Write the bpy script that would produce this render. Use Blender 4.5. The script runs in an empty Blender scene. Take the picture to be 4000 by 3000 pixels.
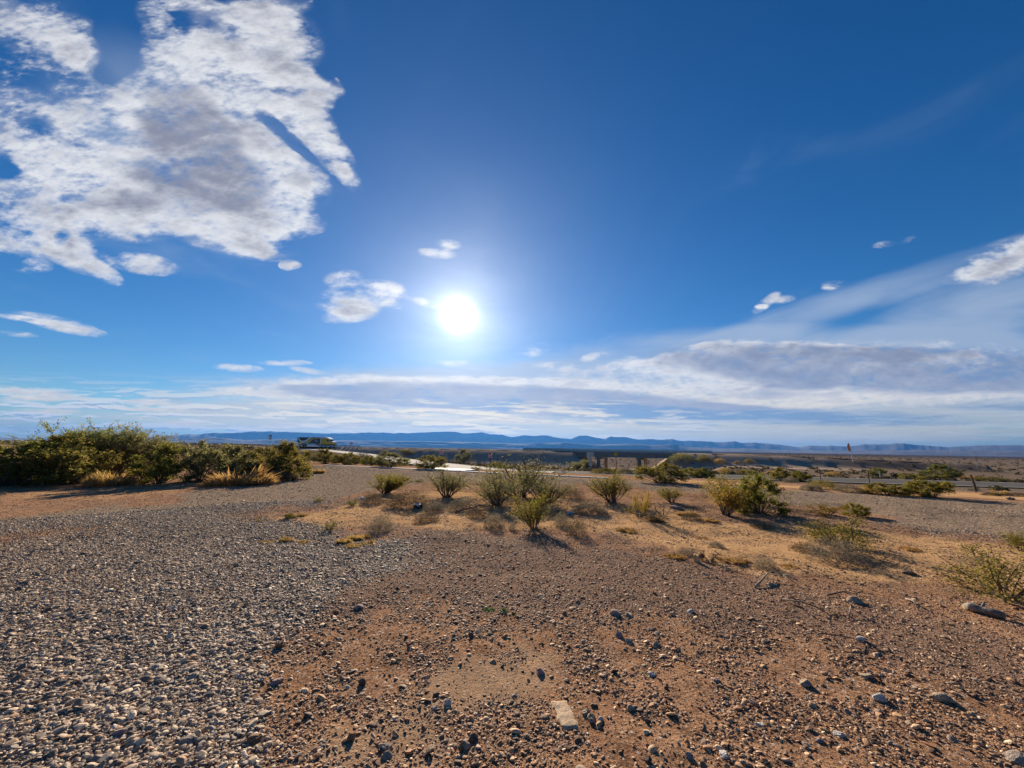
import bpy, math, random
import numpy as np
from mathutils import Matrix, Vector
R = math.radians
rng = np.random.default_rng(7)
random.seed(7)
S = bpy.context.scene
COL = S.collection

# ------------------------------------------------------------------ camera
F = 1503.0                       # focal length in the photograph's own pixels (4000 wide)
PITCH, ROLL, EYE = 9.44, 0.92, 1.6
RM = Matrix.Rotation(R(90 + PITCH), 3, 'X') @ Matrix.Rotation(R(ROLL), 3, 'Z')
cd = bpy.data.cameras.new('camera'); cam = bpy.data.objects.new('camera', cd); COL.objects.link(cam)
cam.location = (0, 0, EYE); cam.rotation_euler = RM.to_euler()
cd.sensor_width = 36; cd.lens = F / 4000 * 36; cd.clip_start = 0.05; cd.clip_end = 60000
S.camera = cam

def ray(px, py):
    d = RM @ Vector(((px - 2000) / F, -(py - 1500) / F, -1.0))
    return d.normalized()

# ------------------------------------------------------------------ numpy noise
def _h(ix, iy, seed):
    n = (ix.astype(np.int64) * 374761393 + iy.astype(np.int64) * 668265263 + seed * 982451653) & 0x7fffffff
    n = ((n ^ (n >> 13)) * 1274126177) & 0x7fffffff
    n = (n ^ (n >> 16)) & 0x7fffffff
    return n / 0x7fffffff
def vnoise(x, y, seed=0):
    x = np.asarray(x, float); y = np.asarray(y, float)
    ix = np.floor(x); iy = np.floor(y); fx = x - ix; fy = y - iy
    ux = fx * fx * fx * (fx * (fx * 6 - 15) + 10); uy = fy * fy * fy * (fy * (fy * 6 - 15) + 10)
    a = _h(ix, iy, seed); b = _h(ix + 1, iy, seed); c = _h(ix, iy + 1, seed); d = _h(ix + 1, iy + 1, seed)
    return (a + (b - a) * ux) + ((c + (d - c) * ux) - (a + (b - a) * ux)) * uy
def fbm(x, y, o=4, seed=0):
    s = 0; a = .5; t = 0
    for i in range(o):
        s = s + a * vnoise(x * 2 ** i + 17.3 * i, y * 2 ** i - 9.1 * i, seed + i); t += a; a *= .5
    return s / t
def sst(a, b, x):
    t = np.clip((x - a) / (b - a), 0, 1); return t * t * (3 - 2 * t)

# ------------------------------------------------------------------ terrain
# highway line and its carriageway level
HD = np.array([.9514, -.3080]); HN = np.array([-.3080, -.9514]); HP = np.array([-91., 181.])
HZ = .78
RAMP = [(-150, 190, .74), (-118, 180, .5), (-86, 168, -.15), (-46, 115, -.70), (-20, 75, -1.2), (-11.5, 62, -1.2), (-5.4, 54, -1.28), (-1.6, 49, -1.32), (6, 46.4, -1.3)]
CROSS = [(130, 2, -.9), (78, 24, -.95), (47, 35.5, -1.0), (34.4, 39.8, -1.1), (22, 43, -1.1), (12, 46, -1.25), (6, 49, -1.35), (3, 55, -1.5), (3.5, 64, -2)]
KERB = [(-15.8, 31.1), (-5.3, 26.7), (4.9, 21.0), (12, 17.2), (18.5, 13.9), (27, 9.6)]
def polyd(x, y, P):
    best = np.full(x.shape, 1e9); zz = np.zeros(x.shape)
    for (x0, y0, z0), (x1, y1, z1) in zip(P[:-1], P[1:]):
        dx, dy = x1 - x0, y1 - y0
        t = np.clip(((x - x0) * dx + (y - y0) * dy) / (dx * dx + dy * dy), 0, 1)
        d = np.hypot(x - x0 - t * dx, y - y0 - t * dy)
        m = d < best
        best = np.where(m, d, best); zz = np.where(m, z0 + t * (z1 - z0), zz)
    return best, zz
def H(x, y, micro=True):
    x = np.atleast_1d(np.asarray(x, float)); y = np.atleast_1d(np.asarray(y, float))
    r = np.hypot(x, y)
    s = (x + 15.5) * .449 + (y - 31) * .893
    a = x / np.maximum(y, 1.0)
    end = -6 + 6.7 * sst(-.48, -.68, a) + 3.6 * sst(.43, .56, a)
    slope = np.where(end > 0, .012, .045)
    z = np.where(end > 0, np.minimum(np.maximum(s - 6, 0) * .015, end), np.maximum(-np.maximum(s - 1, 0) * .045, end))
    z = np.where(y < 1, 0, z)
    # slow swells
    z = z + (fbm(x / 3.2, y / 3.2, 3, 5) - .5) * .10 * sst(2, 6, r) + (fbm(x / 40, y / 40, 3, 9) - .5) * .9 * sst(50, 120, r) * sst(1500, 500, r)
    if micro:
        z = z + (fbm(x / .6, y / .6, 3, 21) - .5) * .04 * sst(40, 12, r)
    # low bank where the sandy ground meets the gravel road on the right
    z = z + (fbm(x / 1.3, y / 1.3, 3, 44) - .5) * .13 * sst(5, 9, r) * sst(-7, -3, x) * sst(-1, -3, s)
    z = z + .10 * np.exp(-((s + 5.2) / .9) ** 2) * sst(2, 9, x)
    # highway embankment
    t = (x - HP[0]) * HD[0] + (y - HP[1]) * HD[1]
    n = np.abs((x - HP[0]) * HN[0] + (y - HP[1]) * HN[1])
    top = HZ - np.maximum(t - 175, 0) * .03
    bank = np.where(n < 9, top, top - (n - 9) / 2.6)
    gap = (t > 121) & (t < 155)
    bank = np.where(gap, np.minimum(bank, top - np.minimum(t - 121, 155 - t) * .8), bank)
    z = np.where((t < 230), np.maximum(z, bank), z)
    for P, w in ((RAMP, 4.2), (CROSS, 4.6)):
        d, zz = polyd(x, y, P)
        k = sst(w + 7, w, d)
        z = z + (zz - .05 - z) * k
    return z
def ground(px, py, micro=False):
    d = ray(px, py)
    t = np.geomspace(1.0, 6000, 5000)
    x, y, z = d.x * t, d.y * t, EYE + d.z * t
    below = np.nonzero(z < H(x, y, micro))[0]
    i = below[0] if len(below) else len(t) - 1
    t0, t1 = t[max(i - 1, 0)], t[i]
    for _ in range(24):
        m = .5 * (t0 + t1)
        if EYE + d.z * m < H(d.x * m, d.y * m, micro)[0]: t1 = m
        else: t0 = m
    m = .5 * (t0 + t1)
    return Vector((d.x * m, d.y * m, float(H(d.x * m, d.y * m, True)[0])))
def depth(p):
    return (RM.transposed() @ (Vector(p) - Vector((0, 0, EYE)))).z * -1
def ppm(p): return F / depth(p)          # photograph pixels per metre at p

# ------------------------------------------------------------------ helpers
def mesh_np(name, V, Fc, mats, parent=None, smooth=False, midx=None):
    """V (n,3); Fc list of arrays with equal face size, or one array"""
    V = np.asarray(V, np.float32)
    me = bpy.data.meshes.new(name)
    Fl = Fc if isinstance(Fc, list) else [Fc]
    Fl = [np.asarray(f, np.int32) for f in Fl if len(f)]
    loops = np.concatenate([f.ravel() for f in Fl])
    tot = np.concatenate([np.full(len(f), f.shape[1], np.int32) for f in Fl])
    start = np.concatenate([[0], np.cumsum(tot)[:-1]]).astype(np.int32)
    me.vertices.add(len(V)); me.vertices.foreach_set('co', V.ravel())
    me.loops.add(len(loops)); me.loops.foreach_set('vertex_index', loops)
    me.polygons.add(len(tot)); me.polygons.foreach_set('loop_start', start); me.polygons.foreach_set('loop_total', tot)
    me.polygons.foreach_set('use_smooth', np.full(len(tot), smooth, bool))
    for m in (mats if isinstance(mats, (list, tuple)) else [mats]): me.materials.append(m)
    if midx is not None: me.polygons.foreach_set('material_index', np.asarray(midx, np.int32))
    me.update(calc_edges=True); me.validate()
    o = bpy.data.objects.new(name, me); COL.objects.link(o)
    if parent: o.parent = parent
    return o
def tag(o, label=None, cat=None, group=None, kind=None):
    if label: o['label'] = label
    if cat: o['category'] = cat
    if group: o['group'] = group
    if kind: o['kind'] = kind
    return o
def empty(name, loc, rz=0, label=None, cat=None, group=None):
    o = bpy.data.objects.new(name, None); COL.objects.link(o); o.empty_display_size = .2
    o.location = loc; o.rotation_euler = (0, 0, rz)
    return tag(o, label, cat, group)
class MB:
    """collects simple solids; build() links them as one mesh object"""
    def __init__(s): s.V = []; s.F = {}; s.n = 0
    def add(s, V, Fs):
        for f in Fs: s.F.setdefault(len(f), []).append([i + s.n for i in f])
        s.V += [tuple(v) for v in V]; s.n += len(V); return s
    def box(s, x0, x1, y0, y1, z0, z1, rot=None):
        V = [(x, y, z) for z in (z0, z1) for y in (y0, y1) for x in (x0, x1)]
        if rot is not None: V = [tuple(rot @ Vector(v)) for v in V]
        return s.add(V, [(0, 2, 3, 1), (4, 5, 7, 6), (0, 1, 5, 4), (2, 6, 7, 3), (0, 4, 6, 2), (1, 3, 7, 5)])
    def prism(s, pts, a0, a1, axis='y'):
        n = len(pts); V = []
        for a in (a0, a1):
            for (p, q) in pts:
                V.append((p, a, q) if axis == 'y' else ((a, p, q) if axis == 'x' else (p, q, a)))
        Fs = [tuple(range(n)), tuple(range(2 * n - 1, n - 1, -1))] + [(i, n + i, n + (i + 1) % n, (i + 1) % n) for i in range(n)]
        return s.add(V, Fs)
    def tube(s, P, r, k=6):
        P = [Vector(p) for p in P]; rs = r if isinstance(r, (list, tuple)) else [r] * len(P); V = []; Fs = []
        for i, p in enumerate(P):
            d = (P[min(i + 1, len(P) - 1)] - P[max(i - 1, 0)]).normalized()
            u = d.orthogonal().normalized(); w = d.cross(u)
            for j in range(k):
                an = 2 * math.pi * j / k; V.append(p + (u * math.cos(an) + w * math.sin(an)) * rs[i])
        for i in range(len(P) - 1):
            for j in range(k): Fs.append((i * k + j, i * k + (j + 1) % k, (i + 1) * k + (j + 1) % k, (i + 1) * k + j))
        Fs += [tuple(range(k))[::-1], tuple(range((len(P) - 1) * k, len(P) * k))]
        return s.add(V, Fs)
    def disc(s, c, r, th, axis='y', k=20):
        pts = [(r * math.cos(2 * math.pi * i / k), r * math.sin(2 * math.pi * i / k)) for i in range(k)]
        pts = [(p + (c[0] if axis != 'x' else c[1]), q + c[2]) for p, q in pts]
        a = c[1] if axis == 'y' else c[0]
        return s.prism(pts, a - th / 2, a + th / 2, axis)
    def build(s, name, m, parent=None, smooth=False):
        return mesh_np(name, s.V, [np.array(f) for f in s.F.values()], m, parent, smooth)
def bevel(o, w=.02, seg=2):
    b = o.modifiers.new('bevel', 'BEVEL'); b.width = w; b.segments = seg; b.limit_method = 'ANGLE'; return o

# ------------------------------------------------------------------ node materials
def new_mat(name):
    m = bpy.data.materials.new(name); m.use_nodes = True
    nt = m.node_tree; nt.nodes.clear()
    out = nt.nodes.new('ShaderNodeOutputMaterial')
    return m, nt, out
def N(nt, t, **kw):
    n = nt.nodes.new(t)
    for k, v in kw.items():
        if k == 'ins':
            for a, b in v.items():
                if isinstance(b, bpy.types.NodeSocket): nt.links.new(b, n.inputs[a])
                else: n.inputs[a].default_value = b
        else: setattr(n, k, v)
    return n
def c4(c): return (c[0], c[1], c[2], 1)
def mixc(nt, f, a, b, bt='MIX'):
    n = N(nt, 'ShaderNodeMix', data_type='RGBA', blend_type=bt)
    for i, v in ((0, f), (6, a), (7, b)):
        if isinstance(v, bpy.types.NodeSocket): nt.links.new(v, n.inputs[i])
        else: n.inputs[i].default_value = v if i == 0 else c4(v)
    return n.outputs[2]
def math_(nt, op, a, b=None, c=None, clamp=False):
    n = N(nt, 'ShaderNodeMath', operation=op, use_clamp=clamp)
    for i, v in enumerate((a, b, c)):
        if v is None: continue
        if isinstance(v, bpy.types.NodeSocket): nt.links.new(v, n.inputs[i])
        else: n.inputs[i].default_value = v
    return n.outputs[0]
def ramp(nt, fac, stops, interp='LINEAR'):
    n = N(nt, 'ShaderNodeValToRGB'); cr = n.color_ramp; cr.interpolation = interp
    while len(cr.elements) < len(stops): cr.elements.new(.5)
    for e, (p, c) in zip(cr.elements, stops): e.position = p; e.color = c4(c) if len(c) == 3 else c
    nt.links.new(fac, n.inputs[0]); return n.outputs[0]
def smap(nt, v, a, b, lo=0.0, hi=1.0, it='SMOOTHSTEP'):
    n = N(nt, 'ShaderNodeMapRange', interpolation_type=it)
    nt.links.new(v, n.inputs[0]); n.inputs[1].default_value = a; n.inputs[2].default_value = b
    n.inputs[3].default_value = lo; n.inputs[4].default_value = hi
    return n.outputs[0]
def noise(nt, vec, scale, detail=4, rough=.55, dist=0.0):
    n = N(nt, 'ShaderNodeTexNoise', ins={'Scale': scale, 'Detail': detail, 'Roughness': rough, 'Distortion': dist})
    if vec is not None: nt.links.new(vec, n.inputs['Vector'])
    return n.outputs[0]
def pm(name, c1, c2=None, scale=6.0, rough=.7, metal=0.0, spec=.3, bump=0.0):
    m, nt, out = new_mat(name)
    tc = N(nt, 'ShaderNodeTexCoord').outputs['Object']
    n = noise(nt, tc, scale, 5, .6)
    c2 = c2 or tuple(x * .75 for x in c1)
    col = mixc(nt, smap(nt, n, .35, .65), c1, c2)
    b = N(nt, 'ShaderNodeBsdfPrincipled', ins={'Base Color': col, 'Roughness': rough, 'Metallic': metal, 'Specular IOR Level': spec})
    if bump:
        bp = N(nt, 'ShaderNodeBump', ins={'Strength': bump, 'Distance': .02, 'Height': noise(nt, tc, scale * 3, 6, .65)})
        nt.links.new(bp.outputs[0], b.inputs['Normal'])
    nt.links.new(b.outputs[0], out.inputs[0]); return m
def leafm(name, stops, trans=.5, tcol=1.35):
    """foliage: each leaf its own tint, thin leaves let some light through"""
    m, nt, out = new_mat(name)
    rnd = N(nt, 'ShaderNodeNewGeometry').outputs['Random Per Island']
    oi = N(nt, 'ShaderNodeObjectInfo').outputs['Random']
    col = ramp(nt, rnd, stops)
    col = mixc(nt, .5, col, ramp(nt, oi, [(0, (.75, .75, .75)), (1, (1.2, 1.12, 1.0))]), 'MULTIPLY')
    d = N(nt, 'ShaderNodeBsdfDiffuse', ins={'Color': col, 'Roughness': .6})
    t = N(nt, 'ShaderNodeBsdfTranslucent', ins={'Color': mixc(nt, 1.0, col, (tcol, tcol * 1.02, tcol * .75), 'MULTIPLY')})
    mx = N(nt, 'ShaderNodeMixShader', ins={0: trans})
    nt.links.new(d.outputs[0], mx.inputs[1]); nt.links.new(t.outputs[0], mx.inputs[2])
    nt.links.new(mx.outputs[0], out.inputs[0]); return m

#@@SETTINGS
EXPO = 1.15
SUN_S = 5.0
SKY_S = 0.0502
HAZE_D = 8.0e-5
HAZE_C = (.055, .21, .58)
HAZE_G = .35
#@@END

M = {}
M['creo'] = leafm('creosote_leaves', [(0, (0.111, 0.107, 0.024)), (.5, (0.171, 0.151, 0.033)), (.85, (0.238, 0.183, 0.044)), (1, (0.326, 0.214, 0.066))])
M['dense'] = leafm('dark_green_leaves', [(0, (0.094, 0.106, 0.028)), (.55, (0.160, 0.157, 0.040)), (.9, (0.244, 0.214, 0.054)), (1, (0.338, 0.256, 0.085))], .4)
M['olive'] = leafm('olive_leaves', [(0, (0.109, 0.106, 0.034)), (.5, (0.190, 0.165, 0.051)), (.85, (0.271, 0.206, 0.064)), (1, (0.362, 0.248, 0.100))], .4)
M['greygreen'] = leafm('grey_green_leaves', [(0, (0.126, 0.131, 0.068)), (.6, (0.220, 0.208, 0.103)), (1, (0.338, 0.276, 0.152))], .4)
M['yellow'] = leafm('yellowing_leaves', [(0, (.15, .10, .025)), (.5, (.25, .155, .03)), (.85, (.30, .20, .05)), (1, (.16, .15, .04))], .5)
M['feather'] = leafm('feathery_leaves', [(0, (0.114, 0.132, 0.046)), (.6, (0.211, 0.214, 0.073)), (1, (0.325, 0.280, 0.119))], .5)
M['greytwig'] = leafm('grey_dry_twigs', [(0, (0.140, 0.117, 0.102)), (.6, (0.252, 0.214, 0.184)), (1, (0.392, 0.331, 0.272))], .25)
M['browntwig'] = leafm('brown_dry_twigs', [(0, (.09, .065, .05)), (.6, (.15, .11, .085)), (1, (.24, .18, .13))], .25)
M['tan'] = leafm('tan_dry_stalks', [(0, (.26, .165, .075)), (.6, (.38, .25, .11)), (1, (.48, .34, .17))], .4)
M['orange'] = leafm('orange_dry_stalks', [(0, (.24, .135, .06)), (.6, (.36, .215, .10)), (1, (.46, .30, .15))], .4)
M['scrub'] = leafm('dark_desert_scrub', [(0, (.05, .042, .03)), (.6, (.085, .072, .045)), (1, (.13, .11, .065))], .2)
M['weed'] = leafm('fresh_weed_leaves', [(0, (.10, .2, .06)), (1, (.22, .34, .13))], .4)
M['wood'] = pm('twig_bark', (.13, .095, .07), (.07, .05, .04), 20, .9)
M['greywood'] = pm('weathered_wood', (.30, .25, .2), (.14, .11, .09), 14, .85, bump=.5)
M['concrete'] = pm('concrete', (.33, .28, .24), (.26, .22, .185), 1.2, .85, bump=.15)
M['concrete_light'] = pm('pale_concrete', (.62, .60, .56), (.48, .46, .43), 2.0, .8)
M['asphalt'] = pm('worn_asphalt', (.105, .098, .09), (.08, .074, .07), 1.5, 1.0, spec=.03)
M['road_pale'] = pm('sun_bright_road', (.40, .37, .33), (.32, .29, .26), .8, .95, spec=.05)  # ramp's glancing-sun brightness put into its pale base colour
M['paint'] = pm('white_road_paint', (.78, .77, .74), (.62, .61, .58), 5, .6)
M['steel'] = pm('galvanised_steel', (.45, .45, .45), (.33, .33, .34), 9, .45, .7)
M['signback'] = pm('bare_aluminium_plate', (.50, .50, .51), (.40, .40, .42), 4, .5, .5)
M['rust'] = pm('rusty_steel', (.10, .05, .035), (.055, .03, .025), 25, .8, .2)
M['whitepost'] = pm('white_plastic', (.75, .74, .72), (.6, .59, .57), 8, .5)
M['signred'] = pm('red_sign_face', (.52, .05, .04), (.40, .045, .04), 5, .45)
M['signwhite'] = pm('white_sign_face', (.78, .78, .76), (.68, .68, .66), 5, .45)
M['signyellow'] = pm('yellow_sign_face', (1, .50, .01), (.95, .45, .01), 5, .5)
M['black'] = pm('black_paint', (.02, .02, .02), (.035, .035, .035), 8, .5)
M['brownsign'] = pm('dark_sign_plate', (.10, .06, .055), (.07, .05, .05), 8, .6)
M['rubber'] = pm('tyre_rubber', (.02, .02, .02), (.03, .03, .03), 10, .8)
M['glass'] = pm('dark_glass', (.02, .025, .03), (.03, .035, .04), 3, .08, 0, .8)
M['chrome'] = pm('bright_metal', (.7, .7, .72), (.6, .6, .62), 8, .2, .9)
M['tr_dark'] = pm('dark_green_vinyl', (.025, .055, .035), (.02, .045, .03), 2, .35)
M['tr_white'] = pm('pale_vinyl', (.72, .76, .72), (.66, .70, .67), 2, .35)
M['tr_yellow'] = pm('olive_yellow_vinyl', (.75, .50, .05), (.65, .42, .05), 2, .35)
M['tr_grey'] = pm('slate_vinyl', (.09, .10, .11), (.07, .08, .09), 2, .35)
M['tr_roof'] = pm('white_paint', (.8, .8, .8), (.72, .72, .73), 2, .3)
M['tr_red'] = pm('red_vinyl', (.5, .09, .07), (.42, .08, .07), 2, .4)
M['cab_yellow'] = pm('yellow_paint', (1.0, .52, .02), (.9, .45, .02), 1.5, .25)
M['car_dark'] = pm('dark_car_paint', (.03, .032, .04), (.04, .042, .05), 2, .25)
M['car_white'] = pm('silver_car_paint', (.6, .61, .62), (.5, .51, .52), 2, .25)
M['banner'] = leafm('faded_orange_cloth', [(0, (.36, .19, .11)), (1, (.34, .18, .11))], .5)
M['plastic_black'] = pm('black_plastic_bag', (.015, .015, .018), (.03, .03, .03), 30, .25, 0, .6)
M['plastic_white'] = pm('white_plastic_litter', (.8, .8, .78), (.65, .66, .66), 40, .35)
M['card'] = pm('torn_cardboard', (.62, .45, .24), (.45, .30, .15), 18, .85)
M['slab'] = pm('sandy_slab', (.50, .36, .23), (.42, .29, .18), 12, .95, bump=.6)
def rockm(name, a, b): return pm(name, a, b, 22, .95, spec=.08, bump=.7)
M['rk_grey'] = rockm('grey_rock', (.40, .32, .25), (.27, .21, .165))
M['rk_dark'] = rockm('dark_rock', (.17, .12, .09), (.10, .075, .058))
M['rk_tan'] = rockm('tan_rock', (.42, .33, .23), (.30, .22, .15))
M['rk_white'] = rockm('pale_rock', (.58, .53, .47), (.42, .37, .32))
M['rk_brown'] = rockm('brown_rock', (.26, .155, .09), (.16, .10, .065))
M['rk_pink'] = rockm('pinkish_rock', (.38, .28, .24), (.26, .19, .17))

def gravelm(name, stops, tint):
    m, nt, out = new_mat(name)
    g = N(nt, 'ShaderNodeNewGeometry')
    col = ramp(nt, g.outputs['Random Per Island'], stops, 'CONSTANT')
    n = noise(nt, N(nt, 'ShaderNodeTexCoord').outputs['Object'], 60, 4, .6)
    col = mixc(nt, 1.0, col, ramp(nt, n, [(.3, (.72, .72, .72)), (.7, (1.15, 1.12, 1.08))]), 'MULTIPLY')
    b = N(nt, 'ShaderNodeBsdfPrincipled', ins={'Base Color': mixc(nt, 1.0, col, tint, 'MULTIPLY'), 'Roughness': .75, 'Specular IOR Level': .18})
    nt.links.new(b.outputs[0], out.inputs[0]); return m
M['gravel'] = gravelm('grey_gravel', [(0, (.20, .185, .175)), (.14, (.30, .27, .245)), (.28, (.145, .135, .135)), (.40, (.38, .345, .30)), (.53, (.24, .20, .175)), (.64, (.27, .26, .255)), (.76, (.46, .42, .37)), (.85, (.33, .24, .18)), (.91, (.10, .09, .09)), (.96, (.60, .57, .52))], (1.45, 1.2, .93))
M['pebble'] = gravelm('dusty_pebbles', [(0, (.26, .16, .105)), (.16, (.34, .25, .18)), (.30, (.13, .085, .065)), (.45, (.42, .31, .22)), (.56, (.20, .16, .145)), (.68, (.10, .075, .065)), (.78, (.50, .42, .34)), (.88, (.27, .25, .24)), (.95, (.66, .60, .52))], (1.22, .96, .70))

# ------------------------------------------------------------------ ground
def flat(px, py):
    d = ray(px, py); t = -EYE / d.z; return (d.x * t, d.y * t)
ZONES = {
 'gravel': [
   [(-600, 3600), (700, 3600), (860, 3000), (930, 2800), (1010, 2620), (1080, 2450), (1280, 2300), (1560, 2190), (1560, 2130), (1330, 2090), (1160, 2040), (950, 2030), (600, 2040), (250, 2100), (0, 2140), (-600, 2180)],
   [(-600, 2080), (0, 2090), (500, 2040), (950, 2010), (1180, 1980), (1330, 1945), (1500, 1905), (1700, 1886), (1960, 1878), (2440, 1908), (2900, 1948), (3300, 2010), (3700, 2075), (4100, 2130), (4600, 2230), (4600, 2010), (4000, 1957), (3700, 1944), (2750, 1895), (2350, 1868), (1700, 1836), (1230, 1815), (1240, 1850), (1000, 1885), (600, 1960), (0, 2030), (-600, 2050)]],
 'sand': [
   [(930, 2042), (1230, 1990), (1480, 1935), (1650, 1915), (1900, 1915), (2200, 1945), (2700, 1985), (3100, 2050), (3600, 2105), (4100, 2150), (4700, 2260), (4700, 2500), (4100, 2360), (3600, 2250), (3200, 2250), (2800, 2205), (2500, 2130), (2300, 2085), (2100, 2062), (1800, 2075), (1500, 2062), (1200, 2062)],
   [(2560, 1872), (3060, 1902), (3700, 1938), (4600, 1985), (4600, 1930), (3700, 1900), (3060, 1878), (2560, 1855)],
   [(-600, 1905), (0, 1905), (500, 1893), (900, 1880), (1190, 1860), (1010, 1900), (700, 1930), (300, 1950), (-600, 1965)]],
 'stony': [[(1250, 2330), (1450, 2150), (1650, 2088), (1950, 2085), (2250, 2110), (2500, 2150), (2750, 2215), (3050, 2290), (3500, 2400), (4300, 2560), (4300, 2800), (3600, 2560), (3000, 2440), (2500, 2390), (2000, 2400), (1650, 2420), (1350, 2480), (1150, 2520)]],
 'pale': [
   [(1250, 3100), (1320, 2900), (1500, 2700), (1700, 2560), (1950, 2520), (2120, 2560), (2100, 2680), (2000, 2760), (1800, 2850), (1650, 3000), (1650, 3200)],
   [(1250, 1985), (1600, 1945), (1500, 1975), (1250, 2025), (1050, 2040)],
   [(2300, 2085), (3000, 2110), (3600, 2160), (4000, 2260), (3700, 2220), (3000, 2190), (2500, 2120)]]}
def sdpoly(x, y, P):
    inside = np.zeros(x.shape, bool); best = np.full(x.shape, 1e9)
    for (x0, y0), (x1, y1) in zip(P, np.roll(P, -1, 0)):
        dx, dy = x1 - x0, y1 - y0
        t = np.clip(((x - x0) * dx + (y - y0) * dy) / (dx * dx + dy * dy + 1e-12), 0, 1)
        best = np.minimum(best, np.hypot(x - x0 - t * dx, y - y0 - t * dy))
        c = ((y0 > y) != (y1 > y)) & (x < dx * (y - y0) / (dy + 1e-12) + x0)
        inside ^= c
    return np.where(inside, best, -best)
WP = {k: [np.array([flat(*p) for p in P]) for P in v] for k, v in ZONES.items()}
def zones(x, y):
    r = np.hypot(x, y); soft = .30 + .042 * r
    wob = (fbm(x / .9 / (1 + r * .05), y / .9 / (1 + r * .05), 4, 33) - .5)
    out = {}
    for k, Ps in WP.items():
        w = np.zeros(x.shape)
        for P in Ps:
            d = sdpoly(x, y, P) + wob * soft * 3.2
            w = np.maximum(w, sst(-soft, soft, d) * (.5 if (k == 'sand' and P is Ps[-1]) else 1))
        out[k] = w
    return out

ang = np.concatenate([np.linspace(-62, 62, 480), np.linspace(62, 298, 60)[1:-1]])
rr = [.35]
while rr[-1] < 60: rr.append(rr[-1] * (1.0105 if rr[-1] > 1.5 else 1.06))
while rr[-1] < 12000: rr.append(rr[-1] * 1.022)
rr = np.array(rr); A, RR = np.meshgrid(np.radians(ang), rr)
gx, gy = RR * np.sin(A), RR * np.cos(A)
gz = np.concatenate([H(gx[i], gy[i]) for i in range(len(rr))]).reshape(gx.shape)
Vg = np.stack([gx, gy, gz], -1).reshape(-1, 3); na = len(ang); nr = len(rr)
i, j = np.meshgrid(np.arange(nr - 1), np.arange(na), indexing='ij'); j2 = (j + 1) % na
Fg = np.stack([i * na + j, i * na + j2, (i + 1) * na + j2, (i + 1) * na + j], -1).reshape(-1, 4)[:, ::-1]
Vg = np.vstack([Vg, [[0, 0, 0]]]); c0 = len(Vg) - 1
Fc = np.stack([np.full(na, c0), (np.arange(na) + 1) % na, np.arange(na)], -1)[:, ::-1]

m, nt, out = new_mat('desert_ground')
pos = N(nt, 'ShaderNodeNewGeometry').outputs['Position']
zn = N(nt, 'ShaderNodeAttribute', attribute_name='zones')
sp = N(nt, 'ShaderNodeSeparateColor'); nt.links.new(zn.outputs['Color'], sp.inputs[0])
zg, zs, zp = sp.outputs[0], sp.outputs[1], sp.outputs[2]; zf = zn.outputs['Alpha']
n_big = noise(nt, pos, .35, 5, .6); n_mid = noise(nt, pos, 2.6, 6, .65); n_fine = noise(nt, pos, 26, 6, .7)
vor = N(nt, 'ShaderNodeTexVoronoi', ins={'Scale': 48.0}); nt.links.new(pos, vor.inputs['Vector'])
vor2 = N(nt, 'ShaderNodeTexVoronoi', ins={'Scale': 13.0}); nt.links.new(pos, vor2.inputs['Vector'])
dirt = mixc(nt, smap(nt, n_mid, .3, .7), (.33, .172, .094), (.47, .268, .150))
n_crumb = noise(nt, pos, 42, 5, .72); n_pat = noise(nt, pos, 5.5, 5, .65)
dirt = mixc(nt, math_(nt, 'MULTIPLY', smap(nt, math_(nt, 'ADD', n_crumb, math_(nt, 'MULTIPLY', math_(nt, 'SUBTRACT', n_pat, .5), .5)), .46, .60), .85), dirt, (.150, .082, .048))
dirt = mixc(nt, math_(nt, 'MULTIPLY', smap(nt, n_fine, .55, .75), .6), dirt, (.46, .33, .22))
sand = mixc(nt, smap(nt, n_mid, .3, .7), (.56, .335, .165), (.44, .26, .13))
sand = mixc(nt, math_(nt, 'MULTIPLY', smap(nt, n_fine, .5, .75), .6), sand, (.24, .145, .085))
sand = mixc(nt, math_(nt, 'MULTIPLY', smap(nt, n_big, .5, .7), .5), sand, (.50, .30, .13))
pale = mixc(nt, smap(nt, n_fine, .35, .7), (.43, .295, .185), (.31, .20, .125))
sepv = N(nt, 'ShaderNodeSeparateColor'); nt.links.new(vor.outputs['Color'], sepv.inputs[0])
sepv2 = N(nt, 'ShaderNodeSeparateColor'); nt.links.new(vor2.outputs['Color'], sepv2.inputs[0])
gst = [(0, (.19, .165, .15)), (.25, (.26, .23, .21)), (.5, (.20, .165, .145)), (.7, (.32, .285, .25)), (.86, (.12, .105, .10)), (.95, (.48, .44, .39))]
grav = mixc(nt, .4, ramp(nt, sepv.outputs[0], gst, 'CONSTANT'), ramp(nt, sepv2.outputs[0], gst, 'CONSTANT'))
grav = mixc(nt, 1.0, grav, (1.4, 1.16, .88), 'MULTIPLY')
grav = mixc(nt, smap(nt, vor.outputs['Distance'], .35, .62, 0, .55), grav, (.16, .115, .085))
far = mixc(nt, smap(nt, noise(nt, pos, .06, 6, .6), .35, .65), (.135, .100, .076), (.18, .132, .10))
far = mixc(nt, math_(nt, 'MULTIPLY', smap(nt, noise(nt, pos, .5, 5, .7), .5, .62), .55), far, (.085, .075, .05))
far = mixc(nt, math_(nt, 'MULTIPLY', smap(nt, noise(nt, pos, .012, 5, .6), .55, .7), .5), far, (.20, .15, .10))
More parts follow.
